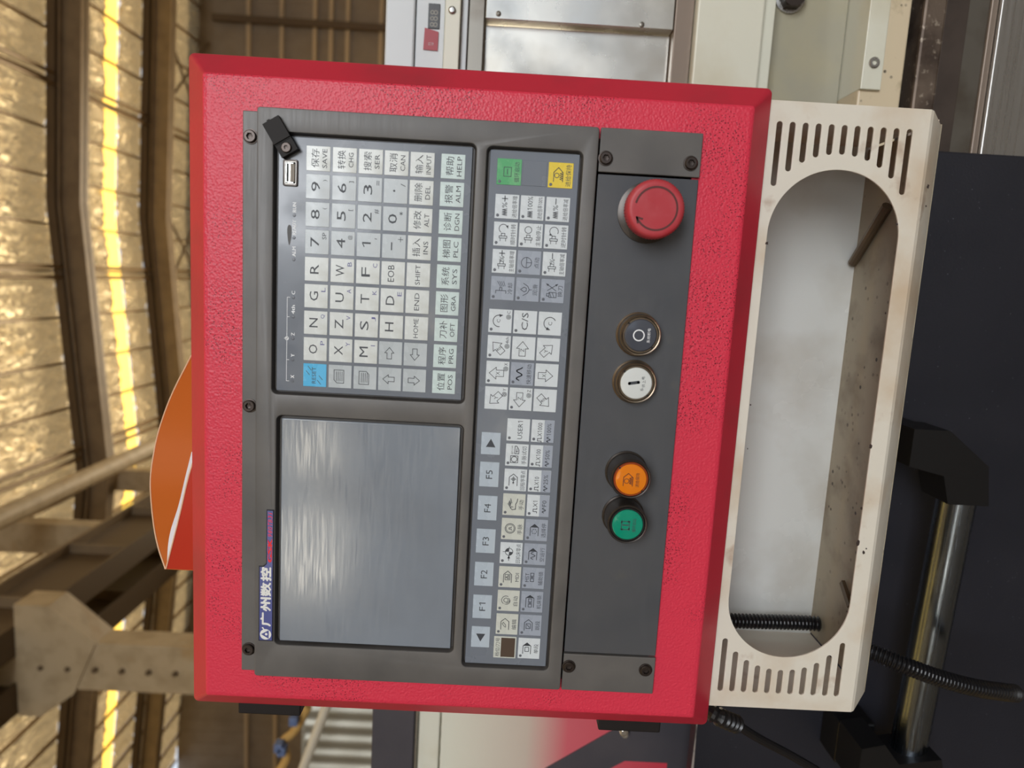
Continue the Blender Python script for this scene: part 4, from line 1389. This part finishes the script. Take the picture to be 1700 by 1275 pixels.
a = [at(275, 945, 0.030), at(262, 905, 0.040), at(254, 860, 0.055), at(250, 800, 0.075), at(256, 750, 0.085), at(266, 708, 0.088), at(286, 654, 0.085), at(318, 590, 0.078)]
BC = sheet_wall(a, 0.2020, 0.0012, 'orange', FD, 'back_cover', 'orange back cover, bulging')
part('back_edge', G().tube(curve_pts([p_ + Vector((0, 0.0003, 0.0002)) for p_ in a], 8), 0.0007, 6), 'fold_edge', BC)
b = [at(276, 944, 0.029), at(288, 898, 0.026), at(300, 850, 0.024), at(314, 790, 0.024), at(330, 740, 0.026)]
FC = sheet_wall([p_ if p_.z > 0.2035 else Vector((p_.x, p_.y, 0.2035)) for p_ in b], 0.2020, 0.0010, 'orange_red', FD, 'front_cover', 'red orange front cover')
part('front_edge', G().tube(curve_pts([p_ + Vector((0, 0, 0.0002)) if p_.z > 0.2035 else Vector((p_.x, p_.y, 0.2036)) for p_ in b], 8), 0.0006, 6), 'fold_edge', FC)
c_ = [at(277, 940, 0.0315), at(279, 905, 0.034), at(284, 878, 0.037), at(296, 840, 0.037), at(308, 790, 0.036), at(318, 750, 0.036)]
sw = [p_ if p_.z > 0.2035 else Vector((p_.x, p_.y, 0.2035)) for p_ in c_]
g = G()
t_ = curve_pts(sw, 8)
for k, off in enumerate((0.0, 0.0016)):
    v = []
    for p_ in t_:
        v += [(p_.x, p_.y + off, p_.z - off * 0.6), (p_.x, p_.y + off - 0.001, 0.2022)]
    g.add(v, [(2 * i, 2 * i + 2, 2 * i + 3, 2 * i + 1) for i in range(len(t_) - 1)])
solo('paper_sheets', g, 'paper', 'white paper sheets tucked inside the orange folder', 'paper')

# ================================================================== MACHINE TO THE RIGHT OF THE PANEL (upright view)
X0, X1 = 0.05, 0.80
DB = thing('display_box', 'pale grey machine head cover with small black digit display and red sticker', 'machine cover', (0.4, 0.36, 0.058))
part('cover', G().bevel_box(X0, X1, 0.30, 0.46, 0.0895, 0.1212, 0.002), 'machine_white', DB)
part('cover_front', G().bevel_box(X0, X1, 0.303, 0.46, 0.0575, 0.0885, 0.001), 'machine_white', DB)
part('display', G().bevel_box(0.3635, 0.3890, 0.3015, 0.304, 0.0630, 0.0755, 0.0004), 'sticker_black', DB)
p = Print()
for k in range(3):
    p.text('8', 367.5 + k * 6.2, 69.2, 8.6, 5.0)
part('digits', p.at(0, 0, 0.3013), 'digits', DB)
part('sticker', plate([(0.3410, 0.0640), (0.3605, 0.0637), (0.3640, 0.0787), (0.3415, 0.0797)], [], 0.3015, 0.0006), 'sticker_red', DB, 'red sticker')
part('sticker_print', Print().text('1.2', 347.5, 71.6, 5.6, 2.6).at(0, 0, 0.3012), 'machine_white', DB)

GF = thing('guard_frame', 'white upright guard frame strip with one small screw', 'guard frame', (0.4, 0.33, 0.015))
part('strip', G().bevel_box(X0, X1, 0.297, 0.40, 0.0405, 0.0570, 0.001), 'machine_cream', GF)
part('strip', G().bevel_box(X0, X1, 0.306, 0.40, 0.0330, 0.0398, 0.0008), 'machine_white', GF)
part('inner_strip', G().bevel_box(X0, X1, 0.310, 0.40, 0.0150, 0.0325, 0.001), 'grey_steel', GF)
part('screw', G().lathe(0.3815, 0.0495, [(0.0042, 0.297), (0.0040, 0.2955), (0.0025, 0.2945), (0.0008, 0.2944)], 20), 'steel', GF)

SG = thing('sliding_guard', 'two bright lapped sheet metal guard plates behind the panel edge', 'guard', (0.4, 0.35, -0.192))
part('guard_plate', G().bevel_box(0.3795, X1, 0.308, 0.33, -0.1915, 0.0140, 0.0008), 'sheet_metal', SG)
part('guard_plate', G().bevel_box(X0, 0.3775, 0.322, 0.335, -0.1915, 0.0140, 0.0008), 'sheet_metal', SG)
for x, z in ((0.3850, 0.0000), (0.3830, -0.1570)):
    part('rivet', G().lathe(x, z, [(0.0030, 0.308), (0.0027, 0.3068), (0.0010, 0.3062)], 16), 'grey_steel', SG)

MB = thing('machine_saddle', 'cream painted machine beam with recess, hex bolt and screwed strip', 'machine beam', (0.4, 0.36, -0.447))
part('edge_strip', G().bevel_box(X0, X1, 0.306, 0.42, -0.2125, -0.1925, 0.001), 'edge_brown', MB)
part('beam', G().bevel_box(X0, X1, 0.292, 0.42, -0.2850, -0.2132, 0.002), 'machine_cream', MB)
part('recess_edge', G().bevel_box(X0, X1, 0.306, 0.42, -0.3010, -0.2856, 0.001), 'machine_cream', MB)
part('recess_back', G().bevel_box(X0, X1, 0.345, 0.42, -0.3970, -0.3012, 0.001), 'machine_grey', MB)
part('strip', G().bevel_box(0.3262, X1, 0.292, 0.40, -0.4195, -0.3975, 0.0008), 'machine_cream', MB)
part('beige_ledge', G().bevel_box(X0, X1, 0.297, 0.40, -0.4450, -0.3978, 0.002), 'machine_beige', MB)
part('screw', G().lathe(0.3536, -0.4088, [(0.0058, 0.2925), (0.0058, 0.2905), (0.0050, 0.2898), (0.0030, 0.2898), (0.0027, 0.2930), (0.0004, 0.2932)], 28, {3, 4}), 'steel', MB)
hb = part('hex_bolt', G().lathe(0.4340, -0.3290, [(0.0170, 0.345), (0.0170, 0.342), (0.0140, 0.3415)], 30), 'steel', MB, 'dark hex bolt with washer')
part('bolt_head', G().lathe(0.4340, -0.3290, [(0.0150, 0.3415), (0.0150, 0.3300), (0.0136, 0.3285), (0.0010, 0.3285)], 36, {0, 1}), 'screw', hb)

BD2 = thing('machine_bed', 'worn machine slide with rusty bar and machined steel table surface', 'machine bed', (0.4, 0.3, -0.72))
part('dark_gap', G().box(0.264, X1, 0.325, 0.45, -0.4590, -0.4445), 'socket', BD2)
part('rusty_bar', G().bevel_box(0.264, X1, 0.297, 0.42, -0.4840, -0.4585, 0.003), 'rust', BD2)
part('brown_bar', G().bevel_box(0.264, X1, 0.302, 0.42, -0.5105, -0.4845, 0.001), 'brown_steel', BD2)
part('grey_bar', G().bevel_box(0.264, X1, 0.306, 0.42, -0.5350, -0.5105, 0.001), 'grey_steel', BD2)
part('brown_edge', G().bevel_box(0.264, X1, 0.303, 0.42, -0.5425, -0.5350, 0.001), 'edge_brown', BD2)
part('steel_face', G().bevel_box(0.264, X1, 0.298, 0.42, -0.72, -0.5428, 0.001), 'steel', BD2)

# ================================================================== DARK COVER, HANDLE
CV = thing('machine_cover', 'dark blue-black painted sheet metal machine cover below the tray', 'machine cover', (-0.3, 0.3, -ZO))
part('cover_sheet', G().bevel_box(-1.10, 0.2602, 0.262, 0.285, -ZO, -0.2790, 0.002), 'cover', CV)
part('worn_edge', G().add([(x, 0.2615, z + dz) for k in range(15) for x, z, dz in [(-1.1 + k * 0.075, -0.2795, (-0.0004 - 0.0009 * ((k * 7) % 3)))] for dz in (dz, -dz)], [(2 * k, 2 * k + 1, 2 * k + 3, 2 * k + 2) for k in range(14)]), 'weld', CV)

HD = thing('tubular_handle', 'brushed chrome tube handle with black end brackets on the dark cover', 'handle', (-0.25, 0.2, -0.5))
hl, hr = Vector((-0.392, 0.199, -0.4945)), Vector((-0.096, 0.188, -0.4995))
part('tube', G().tube([hl, hr], 0.0182, 32), 'chrome', HD)
part('end_bracket', G().prism([(-0.024, -0.434), (-0.024, -0.470), (-0.058, -0.5135), (-0.0985, -0.5195), (-0.0985, -0.4780), (-0.070, -0.4700), (-0.062, -0.434)], 0.168, 0.214), 'bracket', HD)
part('bracket_foot', G().bevel_box(-0.064, -0.026, 0.214, 0.262, -0.4700, -0.4300, 0.002), 'bracket', HD)
part('end_bracket', G().prism([(-0.372, -0.428), (-0.366, -0.452), (-0.388, -0.470), (-0.380, -0.515), (-0.430, -0.528), (-0.440, -0.470), (-0.420, -0.428)], 0.172, 0.222), 'bracket', HD)
part('bracket_foot', G().bevel_box(-0.425, -0.375, 0.222, 0.262, -0.470, -0.428, 0.002), 'bracket', HD)

# ================================================================== MACHINE TO THE LEFT OF THE PANEL (upright view)
ML = thing('machine_enclosure', 'machine enclosure side in cream and dark grey paint with painted-in red reflection, beside the panel hinges', 'machine cover', (-0.7, 0.42, -0.33))
XA, XB = -1.15, -0.24
part('top_band', G().bevel_box(XA, XB, 0.390, 0.46, 0.0690, 0.1275, 0.002), 'cover_plain', ML)
part('trim_strip', G().bevel_box(XA, XB, 0.393, 0.43, 0.0655, 0.0680, 0.0005), 'trim', ML)
part('upper_panel', G().bevel_box(XA, XB, 0.400, 0.43, 0.0345, 0.0640, 0.002), 'machine_cream', ML)
mp_ = part('middle_panel', G().bevel_box(XA, XB, 0.4015, 0.43, -0.29, 0.0325, 0.0015), 'reflected_red', ML)
dk = [at(1044, 1197, 0.40), at(905, 1276, 0.40), at(790, 1340, 0.40)]
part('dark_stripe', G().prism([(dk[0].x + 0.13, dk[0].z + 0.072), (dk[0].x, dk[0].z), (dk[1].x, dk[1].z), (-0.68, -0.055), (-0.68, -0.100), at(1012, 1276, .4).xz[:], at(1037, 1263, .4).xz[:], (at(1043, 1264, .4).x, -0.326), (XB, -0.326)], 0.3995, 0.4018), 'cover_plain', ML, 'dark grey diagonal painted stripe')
part('lower_panel', G().bevel_box(XA, XB, 0.4005, 0.43, -0.3270, -0.2890, 0.0005), 'cover_plain', ML)
part('stud', G().lathe(-0.5165, -0.2235, [(0.006, 0.40), (0.006, 0.392), (0.004, 0.389)], 20), 'trim', ML)

# aluminium clad cabin, pole and hose beyond it
AY = 3.0
tl, tr_ = at(492, 1300, AY), at(500, 1165, AY)
AC = thing('aluminium_cabin', 'ribbed aluminium sheet cabin standing farther back beside the red panel', 'cabin', (-3.0, AY, -ZO))
x0_, x1_ = -4.2, -1.4
zt = 0.92
g = G()
for i in range(241):
    x = -3.3 + 2.0 * i / 240
    for z in (-ZO, zt):
        g.v.append((x, AY + 0.007 * math.sin(2 * PI * x / 0.085), z))
g.f = [(2 * i, 2 * i + 2, 2 * i + 3, 2 * i + 1) for i in range(240)]
part('ribbed_sheet', g, 'alu', AC, smooth=60)
part('cabin_top', G().box(-3.3, -1.3, AY, AY + 0.8, zt, zt + 0.02), 'alu', AC, smooth=0)
pa, pb = at(545, 1165, 2.4), at(498, 1290, 2.4)
solo('leaning_pole', G().tube([pa + (pa - pb) * 1.2, pb, pb + (pb - pa) * 1.5], 0.022, 12), 'pole', 'pale round pole leaning across the ribbed aluminium sheet', 'pole')
h_ = [at(512, 1172, 2.6), at(490, 1212, 2.6), at(470, 1232, 2.6), at(476, 1258, 2.6), at(462, 1282, 2.6), at(440, 1320, 2.6)]
YH = thing('yellow_hose', 'yellow hose with blue clamps hanging beside the aluminium cabin', 'hose', h_[-1])
part('hose', G().tube(curve_pts(h_, 6), 0.020, 10), 'yellow_hose', YH)
for ix, iy in ((488, 1196), (463, 1240), (468, 1246)):
    c_ = at(ix, iy, 2.55)
    part('clamp', G().bevel_box(c_.x - 0.022, c_.x + 0.022, c_.y - 0.02, c_.y + 0.03, c_.z - 0.02, c_.z + 0.02, 0.006), 'blue_clamp', YH)

bpy.data.objects.remove(_co)
bpy.data.objects.remove(_to)
